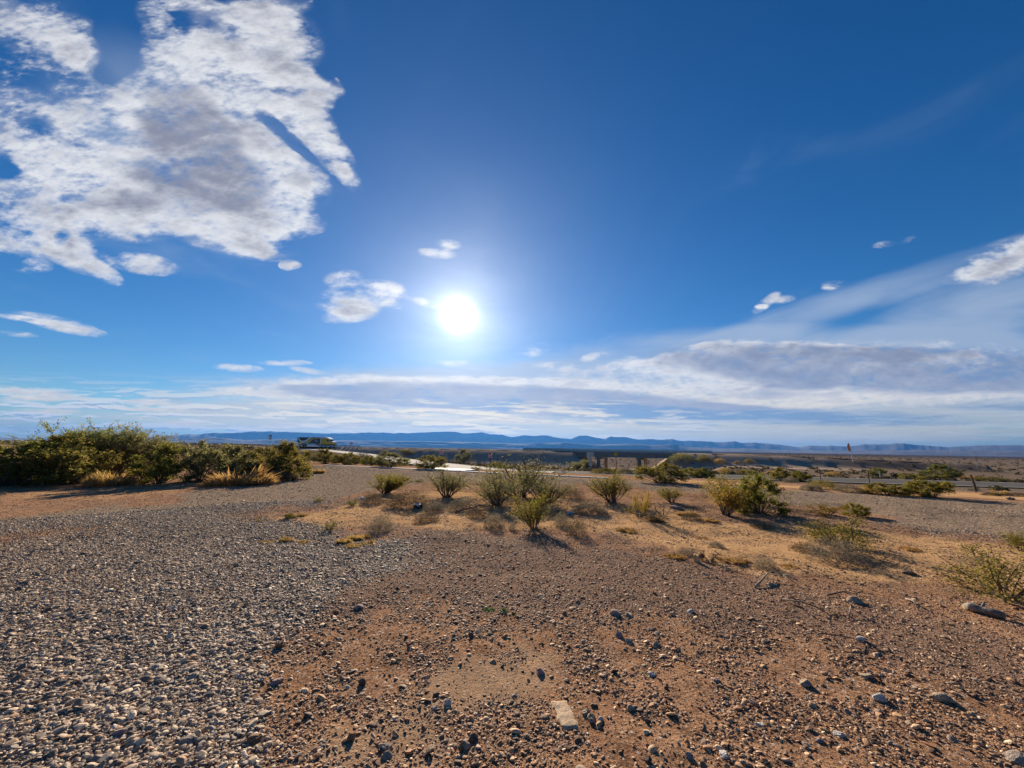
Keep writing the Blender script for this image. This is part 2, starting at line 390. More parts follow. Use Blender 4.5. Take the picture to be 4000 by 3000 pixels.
# specks of single stones on the bare dirt
speck = ramp(nt, sepv.outputs[1], [(0, (.17, .115, .085)), (.35, (.40, .29, .21)), (.6, (.09, .065, .055)), (.82, (.24, .20, .175)), (.92, (.58, .50, .42))], 'CONSTANT')
sm = math_(nt, 'MULTIPLY', smap(nt, sepv.outputs[2], .40, .42), smap(nt, vor.outputs['Distance'], .5, .35))
def brk(w, k=.9): # break a zone's edge up with noise
    a = math_(nt, 'ADD', w, math_(nt, 'MULTIPLY', math_(nt, 'SUBTRACT', n_mid, .5), k))
    return smap(nt, a, .35, .65)
col = mixc(nt, math_(nt, 'MULTIPLY', sm, .9), dirt, speck)
zn2 = N(nt, 'ShaderNodeAttribute', attribute_name='stony_banklift'); sp2 = N(nt, 'ShaderNodeSeparateColor'); nt.links.new(zn2.outputs['Color'], sp2.inputs[0])
stony = mixc(nt, .55, ramp(nt, sepv.outputs[0], [(0, (.20, .125, .09)), (.3, (.30, .20, .145)), (.55, (.14, .09, .07)), (.8, (.26, .19, .155)), (.93, (.46, .37, .29))], 'CONSTANT'), mixc(nt, smap(nt, n_pat, .35, .65), (.19, .112, .075), (.30, .185, .12)))
col = mixc(nt, math_(nt, 'MULTIPLY', brk(sp2.outputs[0], 1.1), .85), col, stony)
col = mixc(nt, math_(nt, 'MULTIPLY', brk(zp, 1.0), .6), col, pale)
col = mixc(nt, brk(zs, .9), col, sand)
col = mixc(nt, brk(zg, .6), col, grav)
col = mixc(nt, zf, col, mixc(nt, sp2.outputs[1], far, mixc(nt, smap(nt, n_mid, .35, .65), (.40, .31, .23), (.29, .22, .165))))  # embankment coloured a lighter tan to lift its shaded slope
ln_ = N(nt, 'ShaderNodeVectorMath', operation='LENGTH'); nt.links.new(pos, ln_.inputs[0])
far2 = mixc(nt, smap(nt, noise(nt, pos, .004, 4, .6), .4, .65), (.055, .045, .042), (.085, .066, .055))
col = mixc(nt, smap(nt, ln_.outputs['Value'], 250, 1200), col, far2)
b = N(nt, 'ShaderNodeBsdfPrincipled', ins={'Base Color': col, 'Roughness': 1.0, 'Specular IOR Level': 0.0})
grit = noise(nt, pos, 85, 5, .7)
hgt = math_(nt, 'ADD', math_(nt, 'ADD', math_(nt, 'MULTIPLY_ADD', n_crumb, .8, n_fine), math_(nt, 'MULTIPLY', grit, .7)), math_(nt, 'MULTIPLY', math_(nt, 'SUBTRACT', .6, vor.outputs['Distance']), math_(nt, 'MULTIPLY_ADD', zg, .8, .15)))
bp = N(nt, 'ShaderNodeBump', ins={'Strength': .9, 'Distance': .016, 'Height': hgt})
nt.links.new(bp.outputs[0], b.inputs['Normal']); nt.links.new(b.outputs[0], out.inputs[0])
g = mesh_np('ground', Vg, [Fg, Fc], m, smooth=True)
Z = zones(Vg[:, 0], Vg[:, 1]); rg = np.hypot(Vg[:, 0], Vg[:, 1])
sK = (Vg[:, 0] + 15.5) * .449 + (Vg[:, 1] - 31) * .893
farw = sst(6, 20, sK) * sst(20, 40, rg)
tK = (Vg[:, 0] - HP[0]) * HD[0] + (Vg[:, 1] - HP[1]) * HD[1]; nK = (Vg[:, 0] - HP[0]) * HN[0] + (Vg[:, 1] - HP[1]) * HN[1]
banklift = sst(30, 24, np.abs(nK)) * sst(205, 185, tK)
at2 = g.data.attributes.new('stony_banklift', 'FLOAT_COLOR', 'POINT')
at2.data.foreach_set('color', np.stack([Z['stony'], banklift, banklift * 0, banklift * 0 + 1], -1).astype(np.float32).ravel())
at = g.data.attributes.new('zones', 'FLOAT_COLOR', 'POINT')
at.data.foreach_set('color', np.stack([Z['gravel'], Z['sand'], Z['pale'], farw], -1).astype(np.float32).ravel())
tag(g, kind='structure')

def quads(c, size, asp, axis=None, ax_k=0.0):
    """one small leaf per centre: bent diamond, random direction (drawn toward axis by ax_k)"""
    n = len(c); d = rng.normal(size=(n, 3))
    if axis is not None: d = d * (1 - ax_k) + axis * ax_k * 1.6
    d /= np.linalg.norm(d, axis=1)[:, None]
    u = np.cross(d, rng.normal(size=(n, 3))); u /= np.linalg.norm(u, axis=1)[:, None]
    s = np.asarray(size)[:, None] * rng.uniform(.6, 1.35, (n, 1))
    V = np.stack([c - d * s * .5, c + u * s * .5 / asp, c + d * s * .5, c - u * s * .5 / asp], 1)
    return V.reshape(-1, 3), np.arange(4 * n).reshape(-1, 4)

# ------------------------------------------------------------------ gravel
def ico(sub=0):
    t = (1 + 5 ** .5) / 2
    V = [(-1, t, 0), (1, t, 0), (-1, -t, 0), (1, -t, 0), (0, -1, t), (0, 1, t), (0, -1, -t), (0, 1, -t), (t, 0, -1), (t, 0, 1), (-t, 0, -1), (-t, 0, 1)]
    V = [np.array(v) / np.linalg.norm(v) for v in V]
    Fs = [(0, 11, 5), (0, 5, 1), (0, 1, 7), (0, 7, 10), (0, 10, 11), (1, 5, 9), (5, 11, 4), (11, 10, 2), (10, 7, 6), (7, 1, 8), (3, 9, 4), (3, 4, 2), (3, 2, 6), (3, 6, 8), (3, 8, 9), (4, 9, 5), (2, 4, 11), (6, 2, 10), (8, 6, 7), (9, 8, 1)]
    for _ in range(sub):
        mid = {}; nf = []
        def mp(a, b):
            k = (min(a, b), max(a, b))
            if k not in mid: v = V[a] + V[b]; V.append(v / np.linalg.norm(v)); mid[k] = len(V) - 1
            return mid[k]
        for a, b, c in Fs:
            x, y, z = mp(a, b), mp(b, c), mp(c, a); nf += [(a, x, z), (b, y, x), (c, z, y), (x, y, z)]
        Fs = nf
    return np.array(V), np.array(Fs)
def stone_protos(sub, k, jag):
    V, Fs = ico(sub); P = []
    for q in range(k):
        W = V.copy()
        for _ in range(7):           # slice flats off the ball: angular crushed stone
            d = rng.normal(size=3); d /= np.linalg.norm(d); h = rng.uniform(.55, .9)
            e = W @ d; W = W - np.outer(np.maximum(e - h, 0) * .9, d)
        W += rng.normal(size=W.shape) * jag
        P.append(W * [1.12, rng.uniform(.6, .95), rng.uniform(.34, .62)])
    return np.array(P), Fs
SP0 = stone_protos(0, 32, .10); SP1 = stone_protos(1, 32, .035)
def stones(name, x, y, size, mat, near):
    pr, Fs = SP1 if near else SP0
    n = len(x); k = pr.shape[1]
    W = pr[rng.integers(0, len(pr), n)] * size[:, None, None] * .5
    tl = rng.normal(size=(n, 2)) * .28
    W = W.copy(); W[:, :, 2] += W[:, :, 0] * tl[:, :1] + W[:, :, 1] * tl[:, 1:]
    a = rng.uniform(0, 2 * np.pi, n); ca, sa = np.cos(a)[:, None], np.sin(a)[:, None]
    X = W[:, :, 0] * ca - W[:, :, 1] * sa + x[:, None]; Y = W[:, :, 0] * sa + W[:, :, 1] * ca + y[:, None]
    Zz = W[:, :, 2] + (H(x, y) + size * .04)[:, None]
    return np.stack([X, Y, Zz], -1).reshape(-1, 3), (Fs[None] + (np.arange(n) * k)[:, None, None]).reshape(-1, 3)
def scatter(n, r0, r1, p):
    """points in the camera's wedge, radial density r^-p per area"""
    u = rng.uniform(0, 1, n); e = 2 - p
    r = (r0 ** e + u * (r1 ** e - r0 ** e)) ** (1 / e) if abs(e) > 1e-6 else r0 * (r1 / r0) ** u
    a = np.radians(rng.uniform(-60, 60, n)); return r * np.sin(a), r * np.cos(a), r
Vs = {'gravel': [], 'pebble': []}; Fss = {'gravel': [], 'pebble': []}; off = {'gravel': 0, 'pebble': 0}
for (n, r0, r1, p, near) in ((150000, 1.3, 4.6, .35, True), (430000, 4.6, 13, .9, False), (150000, 13, 42, 1.6, False)):
    x, y, r = scatter(n, r0, r1, p)
    z_ = zones(x, y)
    clump = fbm(x / .30, y / .30, 4, 71)
    isg = rng.uniform(0, 1, n) < z_['gravel']
    u = rng.uniform(0, 1, n)
    keepd = u < np.clip(((.17 if near else .34) + .9 * z_['stony'] + 1.1 * sst(.42, .60, clump)) * (1 - .60 * z_['pale']) * (1 - .66 * z_['sand']), 0, 1) * (.95 if near else .9)
    keepg = u < .97
    slab_ = sdpoly(x, y, np.array([flat(*c) for c in ((2150, 2742), (2212, 2738), (2262, 2850), (2192, 2852))])) > -.012
    s_, = ((x + 15.5) * .449 + (y - 31) * .893,)
    ok = (s_ < -.3) & ~slab_
    for key, msk in (('gravel', isg & keepg & ok), ('pebble', ~isg & keepd & ok)):
        xx, yy, q = x[msk], y[msk], r[msk]
        mu = (.0175 if key == 'gravel' else .0092)
        size = np.clip(np.exp(rng.normal(math.log(mu), (.50 if key == 'gravel' else .62), len(xx))), .006, .075 if key == 'gravel' else .06)
        size = np.maximum(size, q * .0016)
        V, Fa = stones(key, xx, yy, size, None, near)
        Vs[key].append(V); Fss[key].append(Fa + off[key]); off[key] += len(V)
for key, nm in (('gravel', 'gravel'), ('pebble', 'pebbles')):
    o = mesh_np(nm, np.concatenate(Vs[key]), np.concatenate(Fss[key]), M[key])
    tag(o, kind='stuff')
print('stone verts', off)

n = 60000; x, y, r = scatter(n, 4.5, 26, 1.0); z_ = zones(x, y); cl_ = fbm(x / .8, y / .8, 3, 91)
k = (rng.uniform(0, 1, n) < np.clip(z_['sand'] * .7 + .10, 0, 1) * (1 - z_['gravel']) * sst(.40, .62, cl_)) & ((x + 15.5) * .449 + (y - 31) * .893 < -.6)
x, y = x[k], y[k]; a = rng.uniform(0, 6.283, len(x))
c = np.stack([x, y, H(x, y) + .006], -1)
V, Fq = quads(c, rng.uniform(.03, .13, len(x)), 12.0, np.stack([np.cos(a), np.sin(a), rng.normal(size=len(x)) * .25], -1), .97)
tag(mesh_np('dry_plant_litter', V, Fq, M['browntwig']), kind='stuff')

# ------------------------------------------------------------------ roads
def strip(name, P, w0, w1, mat, dz, seg=1.5, kind='structure', thick=0):
    """sheet along a polyline, from offset w0 to w1 (left of travel positive)"""
    P = [Vector(p) for p in P]; pts = []
    for a, b in zip(P[:-1], P[1:]):
        n = max(1, int((b - a).length / seg))
        pts += [a.lerp(b, i / n) for i in range(n)]
    pts.append(P[-1])
    pts = [sum((pts[min(max(i + k, 0), len(pts) - 1)] for k in range(-3, 4)), Vector()) / 7 for i in range(len(pts))]
    V = []; 
    for i, p in enumerate(pts):
        d = (pts[min(i + 1, len(pts) - 1)] - pts[max(i - 1, 0)]); d.z = 0; d.normalize(); nn = Vector((-d.y, d.x, 0))
        for w in (w0, w1): V.append(p + nn * w + Vector((0, 0, dz)))
    Fs = [(2 * i, 2 * i + 1, 2 * i + 3, 2 * i + 2) for i in range(len(pts) - 1)]
    if thick:
        n = len(V); V = V + [v - Vector((0, 0, thick)) for v in V]
        Fs = Fs + [(2 * i + n, 2 * i, 2 * i + 2, 2 * i + 2 + n) for i in range(len(pts) - 1)] + [(2 * i + 1, 2 * i + 1 + n, 2 * i + 3 + n, 2 * i + 3) for i in range(len(pts) - 1)] + [(0, n, n + 1, 1), (n - 2, n - 1, 2 * n - 1, 2 * n - 2)]
    o = mesh_np(name, V, np.array(Fs), mat)
    return tag(o, kind=kind)
strip('exit_ramp', RAMP, -3.4, 3.4, M['road_pale'], .06)
strip('crossroad', CROSS, -3.8, 3.8, M['asphalt'], .03)
strip('road_marking', CROSS, 3.35, 3.5, M['paint'], .036)
strip('road_marking', CROSS, -3.5, -3.35, M['paint'], .036)
hw = [tuple(HP + HD * t) + (HZ,) for t in (-420, -200, -60, 40, 118)]
strip('highway', hw, -8.2, 8.2, M['asphalt'], .06, 6)
strip('road_marking', hw, -7.2, -6.9, M['paint'], .066, 6)
hw2 = [tuple(HP + HD * t) + (HZ,) for t in (157, 166, 175)] + [tuple(HP + HD * t) + (HZ - (t - 175) * .03,) for t in (195, 225)]
strip('highway', hw2, -8.2, 8.2, M['asphalt'], .06, 6)
def onH(P, dz=0): return [(x, y, float(H(x, y, False)[0]) + dz) for x, y in P]
kp = onH([flat(px, py) for px, py in ((1235, 1816), (1450, 1825), (1700, 1836), (2000, 1851), (2350, 1868), (2460, 1874))])
strip('kerb', kp, -.10, .10, M['concrete_light'], .05, 1.0, thick=.16)
ap = onH([flat(px, py) for px, py in ((1640, 1829), (1740, 1833), (1840, 1838))])
strip('concrete_apron', ap, -.05, 1.6, M['concrete_light'], .05, .7, thick=.15)

# ------------------------------------------------------------------ mountains
FARR = [(-700, 1712), (-300, 1704), (0, 1708), (150, 1714), (300, 1706), (450, 1700), (560, 1702), (630, 1703), (680, 1700), (740, 1694), (770, 1698), (800, 1692), (830, 1690), (880, 1691), (960, 1688), (980, 1684), (1050, 1684), (1120, 1685), (1190, 1688), (1260, 1691), (1300, 1690), (1340, 1691), (1400, 1690), (1440, 1688), (1500, 1687), (1540, 1690), (1560, 1688), (1600, 1690), (1640, 1688), (1700, 1686), (1750, 1684), (1780, 1685), (1810, 1692), (1860, 1688), (1885, 1686), (1910, 1694), (1960, 1697), (2000, 1706), (2050, 1698), (2090, 1701), (2130, 1698), (2160, 1705), (2200, 1711), (2230, 1713), (2260, 1700), (2290, 1699), (2320, 1706), (2360, 1713), (2385, 1703), (2400, 1706), (2440, 1704), (2490, 1715), (2550, 1713), (2570, 1717), (2630, 1714), (2650, 1720), (2700, 1720), (2780, 1724), (2800, 1727), (2870, 1723), (2900, 1730), (2950, 1727), (3000, 1732), (3030, 1735), (3060, 1738), (3125, 1747), (3160, 1739), (3230, 1743), (3240, 1740), (3300, 1743), (3350, 1738), (3380, 1734), (3430, 1735), (3530, 1731), (3580, 1736), (3640, 1740), (3700, 1745), (3740, 1743), (3900, 1738), (4000, 1737), (4300, 1740), (4700, 1735)]
NEARR = [(-700, 1725), (0, 1722), (400, 1722), (600, 1718), (730, 1712), (800, 1710), (870, 1710), (960, 1718), (1100, 1714), (1250, 1718), (1500, 1722), (1800, 1726), (2050, 1732), (2200, 1728), (2320, 1736), (2450, 1732), (2500, 1733), (2540, 1738), (2620, 1734), (2680, 1745), (2800, 1751), (2900, 1750), (3050, 1758), (3300, 1762), (3600, 1758), (4000, 1760), (4700, 1765)]
def range_(name, prof, dist, width, mat, seed, jag):
    prof = np.array(prof, float); pxs = np.linspace(prof[0, 0], prof[-1, 0], 900)
    pys = np.interp(pxs, prof[:, 0], prof[:, 1])
    xs, ys, hs = [], [], []
    for px, py in zip(pxs, pys):
        d = ray(px, py); k = dist / math.hypot(d.x, d.y)
        xs.append(d.x * k); ys.append(d.y * k); hs.append(EYE + d.z * k)
    xs, ys, hs = map(np.array, (xs, ys, hs)); base = -8.0
    hs = hs + (fbm(pxs / 14, pxs * 0, 3, seed) - .5) * jag
    nv = 26; V = []
    for q in range(nv):
        v = q / (nv - 1) * 2 - 1                       # -1 near foot .. 0 crest .. 1 far foot
        k = (dist + v * width) / dist
        X, Y = xs * k, ys * k
        ar = np.arctan2(xs, ys) * dist
        spur = fbm(ar / 260 + v * .8, ar * 0 + v * 2.5 + seed, 4, seed + 3)
        prof_ = np.clip(1 - abs(v) ** (.75 + spur * .9), 0, 1)
        Zz = base + (hs - base) * np.where(v == 0, 1, prof_ * (.80 + .2 * (1 - abs(v))) )
        V.append(np.stack([X, Y, Zz], -1))
    V = np.array(V).reshape(-1, 3); n = len(pxs)
    a, c = np.meshgrid(np.arange(nv - 1), np.arange(n - 1), indexing='ij')
    Fs = np.stack([a * n + c, a * n + c + 1, (a + 1) * n + c + 1, (a + 1) * n + c], -1).reshape(-1, 4)
    return tag(mesh_np(name, V, Fs, mat, smooth=True), kind='structure')
M['mountain'] = pm('desert_mountain_rock', (.13, .105, .095), (.085, .07, .065), .004, .95)
range_('mountains', FARR, 8000, 520, M['mountain'], 3, 12)
range_('hills', NEARR, 5200, 230, M['mountain'], 8, 5)

# ------------------------------------------------------------------ shrubs
def rot_to(d):
    d = d / np.linalg.norm(d); u = np.cross(d, [.31, .2, .93]); u /= np.linalg.norm(u); return u, np.cross(d, u)
class Twigs:
    def __init__(s): s.V = []; s.F = []; s.n = 0
    def limb(s, P, r0, r1):
        P = np.array(P); k = 3
        for i, p in enumerate(P):
            d = P[min(i + 1, len(P) - 1)] - P[max(i - 1, 0)]; u, w = rot_to(d); r = r0 + (r1 - r0) * i / (len(P) - 1)
            for j in range(k): a = 2.094 * j; s.V.append(p + (u * math.cos(a) + w * math.sin(a)) * r)
        for i in range(len(P) - 1):
            for j in range(k): s.F.append((s.n + i * k + j, s.n + i * k + (j + 1) % k, s.n + (i + 1) * k + (j + 1) % k, s.n + (i + 1) * k + j))
        s.n += len(P) * k
def grow(p, d, L, n, bend, up):
    P = [np.array(p, float)]; d = np.array(d, float)
    for i in range(n):
        d = d + rng.normal(size=3) * bend + np.array([0, 0, up]); d /= np.linalg.norm(d)
        P.append(P[-1] + d * L / n)
    return P
def shrub_mesh(kind, seed):
    """unit shrub: about 1 wide (radius .5) and 1 high; returns twig data and leaf data"""
    global rng
    keep = rng; rng = np.random.default_rng(seed)
    T = Twigs(); tips = []
    lean = np.array([.0, 0, 0])
    if kind in ('creosote', 'sparse'):
        for _ in range(22 if kind == 'creosote' else 14):
            a = rng.uniform(0, 6.283); tilt = rng.uniform(.1, .62) if kind == 'creosote' else rng.uniform(.25, .9)
            d = [math.sin(tilt) * math.cos(a), math.sin(tilt) * math.sin(a), math.cos(tilt)]
            P = grow([math.cos(a) * .04, math.sin(a) * .04, -.02], d, rng.uniform(.6, 1.02), 6, .10, .02)
            T.limb(P, .011, .004)
            for k in range(5):
                q = P[rng.integers(2, 6)]; dd = np.array(d) + rng.normal(size=3) * .45; dd[2] = abs(dd[2])
                B = grow(q, dd / np.linalg.norm(dd), rng.uniform(.15, .38), 4, .16, .03); T.limb(B, .005, .002)
                tips += [(b, .05) for b in B[1:]]
            tips += [(b, .04) for b in P[3:]]
        nl, ls, asp = (5200, .027, 1.8) if kind == 'creosote' else (4200, .030, 1.7)
    elif kind == 'dense':
        lumps = []
        for _ in range(36):
            a = rng.uniform(0, 6.283); r = .43 * math.sqrt(rng.uniform(0, 1)); zt = .92 * math.sqrt(max(0, 1 - (r / .5) ** 2)) * rng.uniform(.12, 1.0)
            c = np.array([r * math.cos(a), r * math.sin(a), max(.08, zt)]); lumps.append(c)
            P = grow([c[0] * .15, c[1] * .15, -.02], c, np.linalg.norm(c) * .95, 4, .12, .02); T.limb(P, .010, .003)
            for k in range(16):
                e = rng.normal(size=3) * [.085, .085, .075]; tips.append((c + e, .03))
            for k in range(4):
                dd = c - [0, 0, .2]; dd = dd / np.linalg.norm(dd) + rng.normal(size=3) * .35
                B = grow(c, dd, rng.uniform(.1, .22), 3, .2, .05); T.limb(B, .004, .0015); tips += [(b_, .02) for b_ in B] * 2
        nl, ls, asp = 12500, .036, 1.7
    elif kind == 'feathery':
        for _ in range(40):
            a = rng.uniform(0, 6.283); tilt = rng.uniform(.05, .62)
            d = np.array([math.sin(tilt) * math.cos(a) + .18, math.sin(tilt) * math.sin(a), math.cos(tilt)])
            P = grow([math.cos(a) * .06, math.sin(a) * .06, -.02], d, rng.uniform(.60, .80), 7, .09, .0)
            T.limb(P, .011, .002)
            for k in range(10):
                q = P[rng.integers(2, 8)]; dd = d + rng.normal(size=3) * .35
                B = grow(q, dd / np.linalg.norm(dd), rng.uniform(.12, .3), 4, .12, -.02); T.limb(B, .003, .001)
                tips += [(b_, .018) for b_ in B[1:]] * 2
        nl, ls, asp = 15000, .036, 4.2
    elif kind in ('tumble', 'mound'):
        n = 3600 if kind == 'mound' else 2600
        d = rng.normal(size=(n, 3)); d[:, 2] = np.abs(d[:, 2]); d /= np.linalg.norm(d, axis=1)[:, None]
        rad = rng.uniform(.25, 1, n) ** (.45 if kind == 'mound' else .6) * (1 + .2 * (vnoise(d[:, 0] * 3 + 5, d[:, 1] * 3 + 5, seed) - .5))
        c = d * rad[:, None] * [.5, .5, .95]
        for _ in range(14):
            k = rng.integers(0, n); P = grow([0, 0, -.01], d[k], .8 * rad[k] * (.5 + .4 * d[k][2]), 5, .25, 0); T.limb(P, .008, .003)
        V, Fq = quads(c, np.full(n, .10 if kind == 'tumble' else .085), 9.0 if kind == 'tumble' else 6.0, d, .5)
        rng = keep; return (np.array(T.V), np.array(T.F)), (V, Fq)
    elif kind == 'stalks':
        n = 2400; nc = 34; ca = rng.uniform(0, 6.283, nc); cr = .44 * np.sqrt(rng.uniform(0, 1, nc)); ch = rng.uniform(.35, 1.0, nc); ci = rng.integers(0, nc, n)
        px_ = cr[ci] * np.cos(ca[ci]) + rng.normal(size=n) * .05; py_ = cr[ci] * np.sin(ca[ci]) + rng.normal(size=n) * .05; a = np.arctan2(py_, px_); r = np.hypot(px_, py_)
        h = ch[ci] * (1 - .6 * np.minimum(r / .5, 1) ** 2) * rng.uniform(.4, 1.0, n); bx = np.stack([r * np.cos(a), r * np.sin(a), h * .5], -1)
        ax = np.stack([np.cos(a) * .35 + rng.normal(size=n) * .25, np.sin(a) * .35 + rng.normal(size=n) * .25, np.ones(n)], -1)
        V, Fq = quads(bx, h * 1.0, 26.0, ax, .93)
        P = grow([0, 0, -.01], [0, 0, 1], .5, 4, .1, 0); T.limb(P, .01, .004)
        rng = keep; return (np.array(T.V), np.array(T.F)), (V, Fq)
    elif kind == 'dead':
        for _ in range(9):
            a = rng.uniform(0, 6.283); tilt = rng.uniform(.3, 1.2)
            d = [math.sin(tilt) * math.cos(a), math.sin(tilt) * math.sin(a), math.cos(tilt)]
            P = grow([0, 0, -.02], d, rng.uniform(.5, .9), 6, .2, .02); T.limb(P, .014, .005)
            for k in range(5):
                B = grow(P[rng.integers(2, 6)], np.array(d) + rng.normal(size=3) * .6, rng.uniform(.15, .4), 4, .25, 0); T.limb(B, .006, .002); tips += [(b_, .03) for b_ in B]
        nl, ls, asp = 260, .05, 6.0
    c0 = np.array([t[0] for t in tips]); j = np.array([t[1] for t in tips])
    k = rng.integers(0, len(c0), nl)
    c = c0[k] + rng.normal(size=(nl, 3)) * j[k][:, None]; c[:, 2] = np.maximum(c[:, 2], .015)
    ax = c / (np.linalg.norm(c, axis=1)[:, None] + 1e-6)
    V, Fq = quads(c, np.full(nl, ls), asp, ax, .62 if kind == 'feathery' else .3)
    rng = keep
    return (np.array(T.V), np.array(T.F)), (V, Fq)
PROTO = {}
def proto(kind, v):
    if (kind, v) not in PROTO:
        (tv, tf), (lv, lf) = shrub_mesh(kind, 100 + 37 * v + 7 * len(kind) + ord(kind[0]))
        a = mesh_np('branchwork', tv, tf, M['wood']); b = mesh_np('foliage', lv, lf, M['dense'])
        PROTO[(kind, v)] = (a.data, b.data); bpy.data.objects.remove(a); bpy.data.objects.remove(b)
    return PROTO[(kind, v)]
CNT = [0]
def shrub(name, px, py, w, h, kind, mat, label, cat='shrub', group=None, bark='wood', v=None, at=None):
    p = at or ground(px, py); k = ppm(p)
    CNT[0] += 1
    va = CNT[0] % (5 if kind in ('creosote', 'sparse') else 3) if v is None else v
    e = empty(name, (p.x, p.y, p.z - .02), random.uniform(0, 6.28) if kind != 'feathery' else random.uniform(-.3, .2), label, cat, group)
    W, Hh = w / k / .96 * {'dense': .84, 'creosote': 1.18}.get(kind, 1.0), h / k
    e.rotation_euler.x = random.uniform(-.1, .1); e.rotation_euler.y = random.uniform(-.1, .1)
    e.scale = (W, W, Hh)
    tm, lm = proto(kind, va)
    for nm, me, mt in (('branchwork', tm, M[bark]), ('foliage', lm, M[mat])):
        o = bpy.data.objects.new(nm, me); COL.objects.link(o); o.parent = e
        o.material_slots[0].link = 'OBJECT'; o.material_slots[0].material = mt
    return e
#@@SHRUBS
LG = 'shrubs of the thicket beside the gravel lot'
shrub('desert_shrub', 55, 1896, 430, 182, 'dense', 'dense', 'broad dark green shrub cut off by the left edge of the picture', group=LG)
shrub('desert_shrub', 165, 1880, 300, 172, 'dense', 'creo', 'mid green shrub between the left edge shrub and the large olive shrub', group=LG)
shrub('desert_shrub', 265, 1890, 310, 180, 'dense', 'olive', 'large olive green shrub left of the first tan dry bush, before the feathery shrubs', group=LG)
shrub('feathery_shrub', 300, 1866, 340, 226, 'feathery', 'feather', 'tallest feathery green shrub, rising above the whole left thicket', group=LG, v=1)
shrub('feathery_shrub', 440, 1862, 310, 208, 'feathery', 'greygreen', 'feathery grey green shrub leaning right, just right of the tallest one', group=LG)
shrub('dry_bush', 432, 1896, 180, 92, 'stalks', 'tan', 'tan dry bush in the gap between olive shrub and dark green shrub', 'dry bush', group='dry bushes in the thicket')
shrub('dry_bush', 510, 1850, 230, 105, 'mound', 'browntwig', 'brown twiggy bush low behind the first tan dry bush', 'dry bush', group='dry bushes in the thicket')
shrub('desert_shrub', 620, 1890, 210, 150, 'dense', 'dense', 'dark green shrub right of the first tan dry bush', group=LG)
shrub('desert_shrub', 785, 1882, 200, 168, 'dense', 'greygreen', 'tall grey green shrub between the dark green shrub and the orange dry bush', group=LG)
shrub('dry_bush', 560, 1838, 260, 95, 'mound', 'tan', 'tan seed-topped bush showing above the dark green shrub', 'dry bush', group='dry bushes in the thicket')
shrub('desert_shrub', 915, 1868, 230, 125, 'dense', 'greygreen', 'grey green shrub standing behind the orange dry bush', group=LG)
shrub('dry_bush', 945, 1894, 240, 92, 'stalks', 'orange', 'wide orange tan dry bush in front of the grey green shrubs', 'dry bush', group='dry bushes in the thicket')
shrub('desert_shrub', 1040, 1866, 200, 125, 'dense', 'olive', 'brownish olive shrub left of the rounded end shrub of the thicket', group=LG)
shrub('desert_shrub', 1122, 1868, 215, 138, 'dense', 'olive', 'rounded olive shrub at the right end of the left thicket', group=LG)
shrub('desert_shrub', 1075, 1878, 160, 48, 'mound', 'browntwig', 'low dark twiggy bush at the foot of the rounded end shrub', group=LG)
shrub('grass_tuft', 1235, 1849, 70, 24, 'stalks', 'tan', 'small tan grass tuft at the right foot of the left thicket', 'grass tuft')
shrub('desert_shrub', 880, 1815, 200, 80, 'mound', 'browntwig', 'brown scrub bush behind the tall grey green shrub, under the skyline', group=LG)
shrub('desert_shrub', 1060, 1800, 190, 62, 'mound', 'browntwig', 'brown scrub bush on the rise below the tall narrow road sign', group=LG)
shrub('desert_shrub', 700, 1800, 180, 60, 'mound', 'browntwig', 'brown scrub bush on the rise below the small dark tree', group=LG)
for px, py, w, h, mt, lb in ((1270, 1812, 120, 56, 'olive', 'olive shrub right behind the kerb, nearest the left thicket'), (1355, 1816, 120, 52, 'olive', 'olive shrub behind the kerb, below the truck cab'),
        (1450, 1818, 90, 40, 'dense', 'dark small shrub behind the kerb, below the row of white rail posts'), (1525, 1826, 150, 56, 'greygreen', 'grey green shrub behind the kerb in front of the exit ramp'),
        (1415, 1802, 90, 36, 'browntwig', 'brown low bush on the slope below the exit ramp'), (1685, 1833, 130, 60, 'olive', 'ragged olive shrub behind the kerb beside the first do not enter sign'),
        (1812, 1803, 70, 46, 'greygreen', 'hazy grey shrub beyond the exit ramp between the two do not enter signs'), (1858, 1839, 52, 17, 'olive', 'low dark clump at the ramp end left of the second do not enter sign'),
        (1945, 1834, 60, 34, 'dense', 'dark shrub just right of the second do not enter sign post'), (1500, 1788, 60, 26, 'greygreen', 'pale green bush on the far side of the exit ramp'), (1590, 1776, 60, 22, 'olive', 'small bush beyond the exit ramp near the highway bank')):
    shrub('desert_shrub', px, py, w, h, 'mound' if mt == 'browntwig' else 'dense', mt, lb, group='shrubs around the exit ramp')
CG = 'creosote bushes on the sandy ground'
shrub('desert_shrub', 1505, 1925, 165, 82, 'feathery', 'creo', 'low spreading green bush leftmost on the orange sand', group=CG)
shrub('creosote_bush', 1745, 1942, 170, 112, 'creosote', 'greygreen', 'grey twiggy creosote between the low green bush and the centre cluster', group=CG)
shrub('creosote_bush', 1940, 1972, 190, 112, 'creosote', 'greygreen', 'creosote at the left front of the centre cluster', group=CG)
shrub('creosote_bush', 2030, 1940, 290, 150, 'creosote', 'greygreen', 'largest pale creosote at the back of the centre cluster', group=CG)
shrub('creosote_bush', 2130, 1968, 190, 100, 'creosote', 'greygreen', 'grey green creosote at the right of the centre cluster', group=CG)
shrub('creosote_bush', 2085, 2066, 150, 138, 'creosote', 'creo', 'foremost vase-shaped creosote with bare dark stems, in front of the cluster', group=CG)
shrub('creosote_bush', 2390, 1962, 180, 120, 'creosote', 'creo', 'creosote with fanned bare stems between the cluster and the round green bush', group=CG)
shrub('desert_shrub', 2580, 1884, 215, 82, 'dense', 'olive', 'rounded olive green bush across the gravel road below the bridge', group=CG, v=0)
